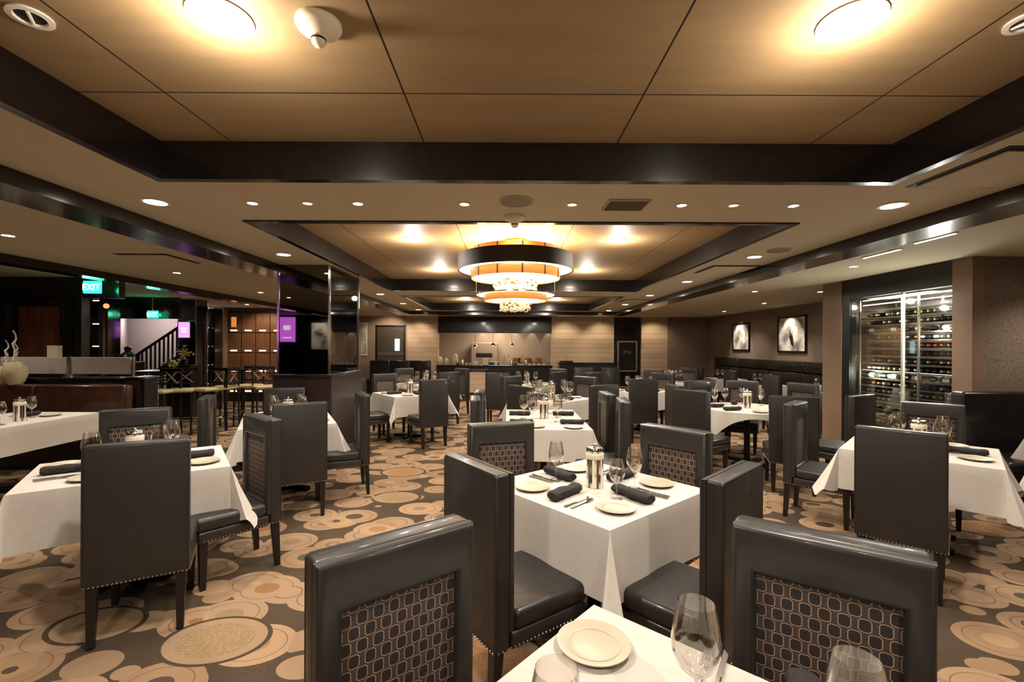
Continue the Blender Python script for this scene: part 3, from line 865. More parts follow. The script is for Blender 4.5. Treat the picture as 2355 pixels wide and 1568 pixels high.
def mk_napkin():
    n, seg = 14, 18; vs = []; fs = []
    for i in range(n + 1):
        x = -.125 + .25 * i / n
        r = .025 * (1 + .09 * math.sin(i * 1.1)) * (.86 if i in (0, n) else 1)
        for k in range(seg):
            a = 2 * PI * k / seg
            rr = r * (1 + .09 * math.cos(2 * a + .4 * i / n))
            vs.append((x, rr * math.cos(a) * 1.15 + .006 * math.sin(i * .5), .021 + rr * math.sin(a) * .8))
    for i in range(n):
        for k in range(seg):
            k2 = (k + 1) % seg; fs.append((i * seg + k, i * seg + k2, (i + 1) * seg + k2, (i + 1) * seg + k))
    b = MB(); b.add(vs, fs); b.f += [tuple(reversed(range(seg))), tuple(range(n * seg, (n + 1) * seg))]; b.mi += [0, 0]
    b.rbox((0, .022, .02), (.24, .012, .03), .004, 2)
    return b.build('napkin_roll', 'napkin', smooth=True)
def mk_knife():
    b = MB(); b.rbox((-.055, 0, .005), (.1, .014, .008), .003, 2)
    b.add([(-.005, -.007, .003), (.1, -.009, .003), (.118, .004, .003), (-.005, .007, .003), (-.005, -.007, .005), (.1, -.009, .005), (.118, .004, .005), (-.005, .007, .005)],
          [(0, 1, 2, 3), (7, 6, 5, 4), (0, 4, 5, 1), (1, 5, 6, 2), (2, 6, 7, 3), (3, 7, 4, 0)])
    return b.build('dinner_knife', 'cutlery')
def mk_fork():
    b = MB(); b.rbox((-.04, 0, .004), (.13, .01, .005), .002, 2); b.rbox((.035, 0, .006), (.03, .02, .004), .0015, 2)
    for k in range(4): b.box((.068, -.0082 + k * .0055, .007), (.045, .0028, .003))
    return b.build('dinner_fork', 'cutlery')
def mk_centre():
    o = bpy.data.objects.new('table_centrepiece', None); COL.objects.link(o)
    b = MB(); n = 24
    for k in range(n):
        a0, a1 = 2 * PI * k / n, 2 * PI * (k + 1) / n
        b.cur = (0, 1, 0, 2)[k % 4]  # painted stripes stand in for reflections on a chrome cylinder
        r = .05
        b.add([(r * math.cos(a0), r * math.sin(a0), 0), (r * math.cos(a1), r * math.sin(a1), 0), (r * math.cos(a1), r * math.sin(a1), .165), (r * math.cos(a0), r * math.sin(a0), .165)], [(0, 1, 2, 3)])
    b.build('reflection_body', ['chrome', 'brown_reflection', 'label_cream'], o, smooth=True)
    MB().lathe([(.05, .165), (.053, .17), (.053, .195), (.046, .2)], 24).build('cream_collar', 'label_cream', o, smooth=True)
    MB().lathe([(.046, .2), (.05, .205), (.05, .222), (.044, .232), (.02, .235)], 24).build('lid', 'chrome', o, smooth=True)
    MB().ball((0, 0, .243), .012).build('lid_knob', 'chrome', o, smooth=True)
    return o
TZ = .7535
def side_name(ax, ay):
    v = 'near' if ay < 0 else 'far'; h = 'left' if ax < 0 else 'right'
    if abs(ax) > .35 and abs(ay) > .35: return v + ' ' + h
    return h if abs(ax) > abs(ay) else v
def table(nm, c, ang, sx, sy, drop, lab, settings='nsew', level=3, glasses=None, centre=True, seed=1, flare=1.0, rnd=False, cut=True):
    """nm: short findable name used in the labels of what stands on it"""
    key = 'tab%.2f_%.2f_%d' % (sx, sy, rnd)
    place(key, mk_table(sx, sy, rnd), 'dark pedestal table under the cloth of ' + nm, 'table', (c[0], c[1], 0), R(ang), 'pedestal dining tables')
    if rnd: o = round_cloth(sx / 2, drop, seed).build('tablecloth', 'cloth', smooth=True)
    else: o = cloth_mesh(sx, sy, drop, seed, flare).build('tablecloth', 'cloth', smooth=True)
    o.location = (c[0], c[1], 0); o.rotation_euler = (0, 0, R(ang))
    tag(o, lab, 'tablecloth', 'white tablecloths')
    rn = random.Random(seed * 13 + 5)
    for k in range(4):
        if str(k) not in settings: continue
        a = R(ang + 90 * k); n = Vector((math.cos(a), math.sin(a))); t = Vector((-n.y, n.x))   # diner sits at +n looking along -n; their left is -t
        half = (sx if k % 2 == 0 else sy) / 2
        seat = side_name(n.x, n.y); C = Vector(c)
        rz = math.atan2(n.y, n.x)
        def pos(r_, l_): q = C + n * r_ + t * l_; return (q.x, q.y, TZ)
        half = min(half, .62)
        j = rn.uniform(-.02, .02)
        place('napkin', mk_napkin, 'dark rolled napkin at %s seat of %s' % (seat, nm), 'napkin', pos(half - .19, j), rz + rn.uniform(-.15, .15), 'dark rolled napkins')
        if level >= 2:
            place('plate', mk_plate, 'cream bread plate at %s seat of %s' % (seat, nm), 'plate', pos(half - .14, -.21 + j), 0, 'cream bread plates')
        if level >= 3 and cut:
            place('knife', mk_knife, 'steel table knife at %s seat of %s' % (seat, nm), 'knife', pos(half - .16, .12), rz + PI + .1, 'table knives')
            place('fork', mk_fork, 'steel table fork at %s seat of %s' % (seat, nm), 'fork', pos(half - .17, .155), rz + PI + .1, 'table forks')
        if glasses is None:
            place('glass', mk_glass, 'wine glass at %s seat of %s' % (seat, nm), 'wine glass', pos(half - .32, .14), 0, 'stemmed wine glasses')
    if glasses:
        for (x, y, s, l) in glasses:
            g = place('glass', mk_glass, l, 'wine glass', (x, y, TZ), 0, 'stemmed wine glasses'); g.scale = (s, s, s)
    if centre:
        q = Vector(c)
        place('centre', mk_centre, 'chrome cylinder with painted reflection stripes in middle of %s' % nm, 'centrepiece', (q.x, q.y, TZ), .3, 'chrome table centrepieces')

# ---- table at the bottom edge, cropped by the frame
C0 = (.318, .815)
table('the cropped nearest table', C0, 48, .91, .91, .3, 'white tablecloth on the nearest table cropped by the bottom edge', '', centre=False, seed=3, glasses=[
    (.418, 1.0, 1.12, 'big wine glass right of the plate on nearest table'),
    (.09, .80, 1.1, 'wine glass at bottom edge left of the nearest plate'),
    (.64, .83, 1.1, 'wine glass at bottom edge before right lattice chair')])
place('plate', mk_plate, 'cream bread plate on the nearest table', 'plate', (.243, 1.255, TZ), 0, 'cream bread plates')
for (x, y, rz, l) in ((.50, 1.155, 1.0, 'fork behind the big nearest wine glass'), (.235, .99, -.5, 'fork just below the nearest cream plate')):
    place('fork', mk_fork, l, 'fork', (x, y, TZ), rz, 'table forks')
for (x, y, rz, l) in ((.535, 1.14, 1.0, 'knife behind the big nearest wine glass'), (.26, .97, -.5, 'knife just below the nearest cream plate')):
    place('knife', mk_knife, l, 'knife', (x, y, TZ), rz, 'table knives')
o = place('napkin', mk_napkin, 'dark rolled napkin at right side of the nearest table', 'napkin', (.66, 1.0, TZ), 1.0, 'dark rolled napkins'); o.scale = (1, 1.25, 1.25)
chair(-.335, 1.31, -51.6, 'lattice-backed chair nearest the camera, left foreground')
chair(.925, 1.325, 235.6, 'lattice-backed chair nearest the camera, right foreground')

# ---- centre foreground table
T1n = 'the centre foreground table'
table(T1n, (.524, 2.697), 40, .91, .91, .33, 'white tablecloth with pointed corner on the centre foreground table', '0123', centre=True, seed=11, glasses=[
    (.75, 2.66, 1.0, 'tall clear wine glass right of the cylinder on centre foreground table'),
    (.31, 2.82, 1.0, 'clear wine glass left of the cylinder on centre foreground table'),
    (.60, 2.47, .9, 'faint wine glass behind front plate on centre foreground table')])
chair(-.175, 2.04, 35, 'plain-backed chair at left front of the centre foreground table')
chair(1.015, 1.925, 134, 'plain-backed chair at right front of the centre foreground table')
chair(-.05, 3.2, -72, 'lattice-backed chair behind the centre foreground table, left one')
chair(1.145, 3.03, 222, 'lattice-backed chair behind the centre foreground table, right one')

# ---- lower left table
T2n = 'the lower left table'
table(T2n, (-2.54, 3.123), 36, 1.05, .8, .33, 'white tablecloth on the large table at lower left', '023', seed=21)
chair(-1.97, 2.44, 118.5, 'big plain-backed chair at front of the lower left table')
chair(-1.775, 3.42, 229, 'chair turned sideways at right end of the lower left table')
chair(-3.05, 3.78, 301, 'chair behind the lower left table, only its top showing')

# ---- table at the left frame edge
table('the left edge table', (-5.42, 4.75), 0, 1.0, 1.55, .28, 'white tablecloth on the long table at left frame edge', '13', seed=31, centre=False, glasses=[(-5.35, 4.75, 1, 'wine glass left of the chrome cylinder at left frame edge'), (-5.12, 4.62, 1, 'wine glass before the chrome cylinder at left frame edge'), (-5.3, 5.1, 1, 'wine glass behind the chrome cylinder at left frame edge')])
place('centre', mk_centre, 'chrome cylinder with painted reflection stripes on the long table at left frame edge', 'centrepiece', (-5.2, 4.88, TZ), .3, 'chrome table centrepieces')

# ---- in front of the mirrored column
T4n = 'the table before the mirrored column'
table(T4n, (-2.40, 5.02), 27, .9, .88, .31, 'white tablecloth on the table before the mirrored column', '0123', seed=41, cut=False)
chair(-1.86, 4.13, 118, 'plain-backed chair in front of the table before the mirrored column')
chair(-1.53, 5.03, 205, 'chair seen edge-on right of the table before mirrored column')
chair(-3.09, 4.62, 25, 'chair seen edge-on left of the table before mirrored column')
chair(-2.74, 5.66, 291, 'chair behind the table before the mirrored column')

T5n = 'the table right of the mirrored column'
table(T5n, (-1.67, 7.91), 37, .95, .95, .32, 'white tablecloth on the table right of the mirrored column', '0123', level=2, seed=51)
chair(-1.1, 7.05, 125, 'plain-backed chair in front of table right of mirrored column')
chair(-2.42, 7.3, 37, 'chair at left of table right of mirrored column')
chair(-2.3, 8.55, -53, 'chair at far left of table right of mirrored column')

T6n = 'the long table behind the centre one'
table(T6n, (.43, 5.22), 0, .85, 1.42, .31, 'white tablecloth on the long table behind the centre foreground table', '', level=2, seed=61)
for (x, y, l, pl) in ((.16, 4.85, 'near left', (.3, 4.66)), (.16, 5.45, 'far left', (.2, 5.68)), (.7, 4.85, 'near right', (.68, 4.62)), (.68, 5.45, 'far right', (.74, 5.7))):
    place('napkin', mk_napkin, 'long dark napkin at %s place of %s' % (l, T6n), 'napkin', (x, y, TZ), 0, 'dark rolled napkins')
    place('plate', mk_plate, 'cream plate at %s place of %s' % (l, T6n), 'plate', (pl[0], pl[1], TZ), 0, 'cream bread plates')
    place('glass', mk_glass, 'wine glass at %s place of %s' % (l, T6n), 'wine glass', (x + (.13 if x < .4 else -.14), y + .13, TZ), 0, 'stemmed wine glasses')
chair(-.37, 4.65, 4, 'nearer chair on left side of the long middle table')
chair(-.37, 5.4, -2, 'farther chair on left side of the long middle table')
chair(1.22, 4.55, 172, 'nearer chair on right side of the long middle table')
chair(1.2, 5.22, 180, 'farther chair on right side of the long middle table')

for (x, y, l) in ((.36, 5.75, 'rear middle of the long middle table'), (.6, 5.3, 'middle right of the long middle table'), (.2, 5.2, 'middle left of the long middle table'), (.78, 5.85, 'rear right corner of the long middle table')):
    q = place('glass', mk_glass, 'large wine glass at ' + l, 'wine glass', (x, y, TZ), 0, 'stemmed wine glasses'); q.scale = (1.12, 1.12, 1.12)
T7n = 'the table beyond the long one'
table(T7n, (.72, 7.25), 45, .95, .95, .31, 'white tablecloth on the table beyond the long middle one', '0123', level=2, seed=71)
chair(1.36, 6.2, 118, 'dark chair at near right of the table beyond the long one')
chair(.15, 6.0, 40, 'dark chair at near left of the table beyond the long one')
chair(.05, 8.05, -45, 'chair at far left of the table beyond the long one')
chair(1.42, 8.0, 225, 'chair at far right of the table beyond the long one')

for (x, y, l) in ((.55, 7.5, 'rear left of the table beyond the long one'), (.95, 7.55, 'rear right of the table beyond the long one'), (.45, 7.2, 'left of the cylinder on table beyond the long one'), (1.0, 7.15, 'right of the cylinder on table beyond the long one')):
    q = place('glass', mk_glass, 'large wine glass at ' + l, 'wine glass', (x, y, TZ), 0, 'stemmed wine glasses'); q.scale = (1.15, 1.15, 1.15)
table('the table before the kitchen', (.45, 10.0), 45, .9, .9, .3, 'white tablecloth on the table standing before the kitchen opening', '0123', level=2, seed=81)
chair(-.17, 8.95, 85, 'dark chair with its back to us before the kitchen opening')
chair(1.25, 10.7, 225, 'chair at far right of the table before the kitchen')
chair(1.1, 9.3, 135, 'chair at near right of the table before the kitchen')

T9n = 'the round table'
table(T9n, (3.27, 6.2), -17, 1.2, 1.2, 1.33, 'white pointed cloth on the round table left of wine wall', '', level=2, seed=5, rnd=True, glasses=[
    (2.92, 6.4, 1.0, 'wine glass at left rear of the round table'), (3.6, 6.45, 1.0, 'wine glass at right rear of the round table'),
    (3.4, 6.6, 1, 'wine glass at rear middle of the round table'), (3.15, 6.58, 1, 'wine glass left of rear middle of the round table')])
for (x, y, rz, l) in ((2.95, 5.95, .3, 'left front'), (2.85, 6.25, .1, 'left rear'), (3.62, 6.05, -.6, 'right front'), (3.3, 6.62, 1.2, 'rear')):
    place('napkin', mk_napkin, 'dark rolled napkin at %s of the round table' % l, 'napkin', (x, y, TZ), rz, 'dark rolled napkins')
place('plate', mk_plate, 'cream bread plate at front of the round table', 'plate', (3.22, 5.78, TZ), 0, 'cream bread plates')
chair(3.09, 4.9, 68, 'large dark chair in front of the round table')
chair(2.22, 5.55, 35, 'plain-backed chair at left front of the round table')
chair(2.28, 6.35, 0, 'chair seen edge-on at left of the round table')
chair(3.98, 5.05, 118, 'brown-edged chair in front of the wine wall glass')
chair(3.0, 7.25, -70, 'chair at left rear of the round table')
chair(3.72, 7.2, 240, 'chair at right rear of the round table')
chair(4.4, 6.7, 202, 'chair right of the round table nearest the brown column')

T10n = 'the right foreground table'
table(T10n, (3.39, 3.75), 45, .92, .92, .32, 'white tablecloth on the right foreground table below wine wall', '0123', seed=101)
chair(2.52, 2.93, 45, 'big plain-backed chair in front of the right foreground table')
chair(2.74, 4.42, -45, 'lattice-backed chair left of the right foreground table')
chair(4.12, 4.42, 225, 'brown-topped chair behind the right foreground table')
table('the far right corner table', (5.15, 3.85), 45, .92, .92, .3, 'white tablecloth peeking in at the right frame edge', '', centre=False, seed=103, glasses=[(4.75, 3.85, 1, 'wine glass at the right frame edge')])

T14n = 'the table left of the wall pictures'
table(T14n, (2.5, 8.6), 40, .95, .95, .31, 'white tablecloth behind the chair left of the round table', '0123', level=2, seed=111)
chair(2.24, 7.42, 92, 'tall dark chair with back to us left of the round table')
chair(3.2, 9.25, 225, 'chair behind and right of the tall dark chair')
chair(1.72, 9.3, -45, 'chair behind and left of the tall dark chair')
table('the table at the far left', (-1.75, 9.95), 45, .9, .9, .31, 'white tablecloth farthest left, beyond the mirrored column table', '0123', level=2, seed=121)
chair(-1.12, 9.05, 125, 'chair in front of the farthest left table')
chair(-2.4, 10.6, -45, 'chair behind the farthest left table')
chair(-1.0, 10.65, 225, 'chair right behind the farthest left table')
table('the table before the black niche', (4.0, 11.0), 45, .9, .9, .3, 'white tablecloth before the pale stone strip at the far right', '0123', level=2, seed=131)
chair(3.3, 10.3, 45, 'chair at near left of the table before the black niche')
chair(4.7, 11.7, 225, 'chair at far right of the table before the black niche')
chair(2.6, 11.3, 100, 'lone chair before the stone wall right of kitchen')
chair(1.9, 11.2, 90, 'lone chair facing the stone wall beside the kitchen')
table('the nearest booth table', (6.0, 8.65), 0, .75, .75, .3, 'white tablecloth half hidden behind the brown column', '', level=2, centre=False, seed=141, glasses=[(5.95, 8.75, 1, 'wine glass on the booth table behind brown column')])
place('napkin', mk_napkin, 'dark napkin on the booth table behind the brown column', 'napkin', (5.9, 8.5, TZ), 0, 'dark rolled napkins')
for (y, nm, sd) in ((10.1, 'the middle booth table', 151), (11.9, 'the farthest booth table', 161)):
    table(nm, (5.7, y), 0, .75, .75, .3, 'white tablecloth on %s under wall pictures' % nm, '', centre=False, seed=sd,
          glasses=[(5.5 + .18 * k, y + .1 * (k % 2), 1, 'wine glass, %s from left on %s' % (ORD[k], nm)) for k in range(3)])
    place('napkin', mk_napkin, 'dark napkin on %s' % nm, 'napkin', (5.55, y - .2, TZ), 0, 'dark rolled napkins')
chair(5.0, 10.3, 0, 'chair facing the middle booth table')
chair(5.0, 12.0, 0, 'chair facing the farthest booth table')
chair(4.95, 8.6, 5, 'chair facing the booth table behind brown column')
# ================================================================ booths
def booth(label, x0, x1, y0, y1, top, m, back='+y', tufts=0, seat=.46):
    o = thing('booth_bench', label, 'booth', ((x0 + x1) / 2, (y0 + y1) / 2, 0))
    w_, d_ = x1 - x0, y1 - y0
    if back == '+y':
        MB().rbox((0, -.04, seat - .06), (w_, d_ - .1, .14), .04, 3).build('seat_cushion', m, o, smooth=True)
        MB().ext(-w_ / 2, w_ / 2, -d_ / 2 + .06, d_ / 2, 0, seat - .13).build('plinth', 'ebony', o)
        b = MB(); n = max(1, tufts); cw = w_ / n
        for k in range(n): b.rbox((-w_ / 2 + cw * (k + .5), d_ / 2 - .09, (seat + top) / 2), (cw - .004, .16, top - seat + .04), .035, 3)
        b.build('backrest', m, o, smooth=True)
    else:
        MB().rbox((-.04, 0, seat - .06), (w_ - .1, d_, .14), .04, 3).build('seat_cushion', m, o, smooth=True)
        MB().ext(-w_ / 2 + .06, w_ / 2, -d_ / 2, d_ / 2, 0, seat - .13).build('plinth', 'ebony', o)
        b = MB(); n = max(1, tufts); cw = d_ / n
        for k in range(n):
            b.rbox((w_ / 2 - .09, -d_ / 2 + cw * (k + .5), seat + (top - seat) * .32), (.16, cw - .004, (top - seat) * .66), .035, 3)
            b.rbox((w_ / 2 - .08, -d_ / 2 + cw * (k + .5), seat + (top - seat) * .83), (.17, cw - .004, (top - seat) * .34), .04, 3)
        b.build('backrest', m, o, smooth=True)
        t = MB()
        for k in range(n * 3):
            for q in (.35, .62): t.ball((w_ / 2 - .172, -d_ / 2 + d_ * (k + .5) / (n * 3), seat + (top - seat) * q), .012, .6, 1, 1, 8, 5)
        t.build('tuft_buttons', m, o)
    return o
booth('black tufted booth bench along the right wall under framed pictures', 6.35, 7.08, 7.6, 15.2, 1.24, 'booth_leather', '+x', 5)
booth('black booth bench at right edge against patterned wallpaper', 4.88, 7.6, 4.42, 5.05, 1.09, 'booth_leather', '+y', 2)
booth('glossy brown leather booth bench below the frosted divider', -8.6, -5.0, 5.66, 6.15, 1.02, 'brown_leather', '+y', 3)
booth('low black booth bench beside the grey back door', -4.6, -2.55, 14.9, 15.5, 1.05, 'booth_leather', '+y', 3)

# divider with frosted panels
o = thing('divider_wall', 'dark half-height divider with frosted glass panels at left', 'divider', (-7.3, 6.35, 0))
MB().ext(-2.4, 2.36, -.12, .12, 0, 1.08).build('half_wall', 'dark_wood', o)
MB().rbox((0, -.0, 1.1), (4.8, .32, .035), .006, 2).build('ledge', 'dark_gloss', o)
xs = [UX(0, 6.35) - .9, UX(-2, 6.35), UX(156, 6.35), UX(166, 6.35), UX(303, 6.35)]
for (a, c) in ((xs[0], xs[1]), (xs[1] + .02, xs[2]), (xs[3], xs[4])):
    MB().rbox(((a + c) / 2 + 7.3, 0, 1.275), (c - a - .01, .02, .235), .004, 1).build('frosted_panel', 'frosted', o)
for u in (159, 163, 307):
    MB().ext(UX(u, 6.35) + 7.3 - .01, UX(u, 6.35) + 7.3 + .01, -.02, .02, 1.11, 1.4).build('panel_post', 'chrome', o)
MB().ext(UX(312, 6.35) + 7.3, UX(342, 6.35) + 7.3, -.16, .16, 0, 1.13).build('end_post', 'base_wood', o)

# vases with coral stems on the divider ledge
def vase(label, x, y, z, s, seed):
    rn = random.Random(seed)
    o = thing('gourd_vase', label, 'vase', (x, y, z), 0, 'cream vases with coral stems')
    MB().lathe([(.0001, 0), (.07 * s, 0), (.10 * s, .05 * s), (.128 * s, .14 * s), (.122 * s, .23 * s), (.09 * s, .29 * s), (.085 * s, .3 * s), (.078 * s, .29 * s), (.0001, .2 * s)], 28, cap=False).build('body', 'vase', o, smooth=True)
    for k in range(3):
        pts = [(0, 0, .2 * s)]; rr = [.016 * s]
        dx, dy = rn.uniform(-.04, .1), rn.uniform(-.03, .03)
        n = 9; top = (.72 - .16 * k) * s
        for i in range(1, n + 1):
            f = i / n
            pts.append((dx * f + .011 * math.sin(i * 1.9 + k), dy * f + .015 * math.cos(i * 1.7), .2 * s + (top - .2 * s) * f)); rr.append((.02 + .006 * math.sin(i * 2.3)) * s * (1 - .75 * f) + .002)
        MB().tube(pts, rr, 8).build('coral_stem', 'coral', o, smooth=True)
    return o
vase('cream gourd vase with the tallest coral stem on the divider ledge', UX(42, 6.1), 6.06, 1.03, 1.0, 3)
vase('smaller cream gourd vase with short stem at left frame edge', UX(14, 6.1), 6.1, 1.03, .82, 9)
# host stand with cream box behind the divider
o = thing('host_stand', 'dark host stand behind the divider before the reddish door', 'stand', (UX(125, 6.75), 6.72, 0))
MB().rbox((0, 0, .66), (.6, .3, 1.32), .01, 2).build('body', 'dark_wood', o)
MB().rbox((0, 0, 1.34), (.66, .36, .035), .006, 2).build('top', 'dark_gloss', o)
o = thing('menu_box', 'cream box standing on the host stand', 'box', (UX(126, 6.7), 6.7, 1.358), .1)
MB().rbox((0, 0, .09), (.14, .09, .18), .004, 1).build('carton', 'paper', o)
MB().rbox((0, 0, .182), (.145, .095, .02), .003, 1).build('lid', 'paper', o)
o = MB().rbox((0, 0, .01), (.2, .15, .02), .003, 1).build('menu_pad', 'paper'); o.location = (UX(104, 6.7), 6.68, 1.358); tag(o, 'cream pad lying left of the cream box on host stand', 'pad')

# ================================================================ wine wall
o = thing('wine_rack', 'backlit metal wine rack filling the glass wine room', 'rack', (5.55, 6.1, 0))
RZ = [0.16 + .109 * k for k in range(19)]
for k, z in enumerate(RZ):
    sh = MB(); sh.ext(-.22, .3, -.78, .78, z - .012, z - .006)
    for x in (-.22, .28): sh.ext(x, x + .012, -.78, .78, z - .016, z)
    sh.build('shelf', 'rack', o)
for y in (-.78, -.2, .03, .78):
    MB().ext(-.235, -.215, y - .012, y + .012, 0, 2.29).ext(.3, .32, y - .012, y + .012, 0, 2.29).build('upright', 'rack', o)
MB().ext(-.3, -.27, -.05, -.02, .1, 2.31).build('mullion', 'trim_white', o)
for (z) in (2.27, 2.2, 1.24, .58):
    MB().ext(-.2, -.19, -.76, .76, z, z + .012).build('light_strip', 'led_cool', o)
light('AREA', 'wine_room_light', (5.42, 6.1, 2.28), 40, (1, .95, .85), 1.0, aim=(5.42, 6.1, 0))
light('POINT', 'wine_room_fill', (5.3, 5.6, 1.75), 24, (1, .95, .84), .05)
light('POINT', 'wine_room_fill', (5.3, 6.55, 1.2), 24, (1, .95, .84), .05)
def mk_bottle(body, cap, label=True):
    def f():
        o = bpy.data.objects.new('wine_bottle', None); COL.objects.link(o)
        X = Matrix.Rotation(R(-90), 4, 'Y')   # lies along -x, neck to the glass
        X = Matrix.Translation((.15, 0, .038)) @ X
        MB().lathe([(.0001, 0), (.036, 0), (.037, .01), (.037, .19), (.03, .22), (.0145, .245), (.014, .262)], 12, mtx=X).build('body', body, o, smooth=True)
        MB().lathe([(.015, .255), (.0155, .3), (.0001, .302)], 10, mtx=X, cap=False).build('capsule', cap, o, smooth=True)
        if label: MB().lathe([(.0376, .05), (.0376, .14)], 12, mtx=X, cap=False).build('paper_label', 'label_cream', o, smooth=True)
        return o
    return f
KB = [('bottle_dark', 'capsule_white'), ('bottle_green', 'capsule_gold'), ('bottle_dark', 'capsule_red'), ('bottle_amber', 'capsule_gold'), ('bottle_dark', 'black'), ('bottle_blue', 'capsule_white')]
rn = random.Random(4)
nb = 0
LEV = ['bottom'] + [x + ' lowest' for x in ('', 'second', 'third', 'fourth', 'fifth', 'sixth', 'seventh', 'eighth')] + [x + ' highest' for x in ('ninth', 'eighth', 'seventh', 'sixth', 'fifth', 'fourth', 'third', 'second', '')] + ['top']
LEV = [x.strip() for x in LEV]
for k, z in enumerate(RZ):
    if k < 1 or k == 18: continue
    mode = 1 if k in (4, 9, 15) else 0      # 1: label-forward, lying along the glass
    pal = {12: (2, 4), 13: (2, 2, 4), 16: (0, 0, 4), 15: (0, 3, 4), 6: (5, 0, 4), 7: (1, 0), 5: (3, 1, 0), 2: (1, 3, 0), 3: (1, 3, 3), 11: (0, 4), 14: (0, 4, 1), 17: (3, 0)}.get(k, (0, 1, 4, 3, 0))
    if mode == 0:
        y = 5.37
        n = 0
        while y < 6.86:
            if k == 17 and n % 5 == 3: y += .09; n += 1; continue
            if abs(y - 6.06) < .035: y += .05; continue
            c = rn.choice(pal)
            nm = ('dark', 'olive green', 'red-capped dark', 'amber', 'black-capped dark', 'blue')[c]
            place('bt%d' % c, mk_bottle(*KB[c]), '%s wine bottle lying neck-out, %s filled rack shelf, %s bay' % (nm, LEV[k], 'left' if y > 6.06 else 'right'), 'bottle', (5.52, y, z), 0, '%s wine bottles, %s shelf, %s bay' % (nm, LEV[k], 'left' if y > 6.06 else 'right'))
            nb += 1; n += 1; y += .0905
    else:
        for j in range(4):
            y = 5.52 + j * .38
            for q in range(2):
                c = rn.choice(pal)
                nm = ('dark', 'olive green', 'red-capped dark', 'amber', 'black-capped dark', 'blue')[c]
                place('bt%d' % c, mk_bottle(*KB[c]), '%s wine bottle lying sideways, label showing, %s filled shelf, %s bay' % (nm, LEV[k], 'left' if y > 6.06 else 'right'), 'bottle', (5.40 + q * .09, y, z), PI / 2, '%s sideways bottles, %s shelf, %s bay' % (nm, LEV[k], 'left' if y > 6.06 else 'right'))
                nb += 1

# ================================================================ framed pictures on the right wall
def picture(label, yc, w_, z0, z1, art, x=XR, face=-1, rz=0, loc=None):
    o = thing('framed_picture', label, 'picture', loc if loc else (x - .0, yc, (z0 + z1) / 2), rz)
    h = (z1 - z0)
    fw = .05
    b = MB()
    b.rbox((-.02, 0, h / 2 - fw / 2), (.04, w_, fw), .006, 2); b.rbox((-.02, 0, -h / 2 + fw / 2), (.04, w_, fw), .006, 2)
    b.rbox((-.02, -w_ / 2 + fw / 2, 0), (.04, fw, h), .006, 2); b.rbox((-.02, w_ / 2 - fw / 2, 0), (.04, fw, h), .006, 2)
    b.build('frame', 'ebony', o)
    MB().ext(-.018, -.008, -w_ / 2 + fw, w_ / 2 - fw, -h / 2 + fw, h / 2 - fw).build('print', art, o)
    return o
p = picture('smaller framed pale abstract picture on the right wall', 13.8, 1.0, 1.46, 2.3, 'art_pale')
light('SPOT', 'picture_spot', (6.55, 13.8, 2.55), 42, (1, .86, .68), .03, 70, .5, (7.1, 13.8, 1.7))
p = picture('larger framed pale picture with dark stroke on the right wall', 11.35, 1.15, 1.44, 2.36, 'art_pale')
MB().tube([(-.022, -.06, -.26), (-.022, -.0, -.05), (-.022, .08, .1)], [.035, .05, .012], 6).build('dark_stroke', 'black', p)
light('SPOT', 'picture_spot', (6.55, 11.35, 2.55), 42, (1, .86, .68), .03, 70, .5, (7.1, 11.35, 1.7))
# framed mirror sign in the black niche
o = thing('framed_sign', 'dark framed board with silver border in the black niche', 'sign', (UX(1443, YB + .05), YB + .095, VZ(818, YB)))
MB().ext(-.3, .3, -.02, 0, -.5, .5).build('board', 'dark_gloss', o)
b = MB()
for (x0, x1, z0, z1) in ((-.33, .33, .49, .54), (-.33, .33, -.54, -.49), (-.35, -.3, -.52, .52), (.3, .35, -.52, .52)): b.ext(x0, x1, -.04, 0, z0, z1)
b.build('silver_border', 'steel', o)
text_mesh('M X', .16, 'steel', 'lettering', o, (0, -.022, .14), (R(90), 0, 0))
light('SPOT', 'niche_spot', (UX(1443, 15.5), 15.4, 2.5), 6, (1, .85, .65), .03, 60, .6, (UX(1443, 16), 16.05, 1.3))
# poster beside the back door
o = thing('wall_poster', 'pale framed poster left of the grey back door', 'poster', (UX(835, YB), YB, VZ(781, YB)))
MB().ext(-.15, .15, -.03, 0, -.58, .58).build('frame', 'trim_white', o)
MB().ext(-.12, .12, -.035, -.03, -.52, .52).build('print', 'art_poster', o)
light('SPOT', 'door_wash', (UX(897, 15.2), 15.2, 2.55), 26, (1, .85, .66), .05, 110, .6, (UX(897, 16), 16, 1.6))
for i, u in enumerate((960, 1300, 1385, 1505)):
    light('SPOT', 'wall_wash', (UX(u, 15.2), 15.25, 2.56), 24, (1, .8, .56), .05, 100, .7, (UX(u, 16), 16, 1.3))

# ================================================================ open kitchen
kz = 3.0
b = MB(); b.ext(KX0 - .3, KX1 + .3, YB + 2.2, YB + 2.3, 0, CZ)
b.ext(KX0 - .35, KX0 - .3, YB + .2, YB + 2.3, 0, CZ); b.ext(KX1 + .3, KX1 + .35, YB + .2, YB + 2.3, 0, CZ)
struct(b.build('wall_kitchen', 'kitchen_tile'))
struct(MB().ext(KX0 - .35, KX1 + .35, YB + .15, YB + 2.3, CZ, CZ + .05).build('ceiling_kitchen', 'ceiling'))
o = thing('pass_counter', 'dark kitchen pass counter under the opening', 'counter', ((KX0 + KX1) / 2, YB - .12, 0))
hw = (KX1 - KX0) / 2
MB().ext(-hw, hw, -.3, .05, 0, .86).build('counter_front', 'dark_wood', o)
MB().rbox((0, -.12, .885), (2 * hw, .46, .05), .008, 2).build('countertop', 'dark_gloss', o)
CT = .911
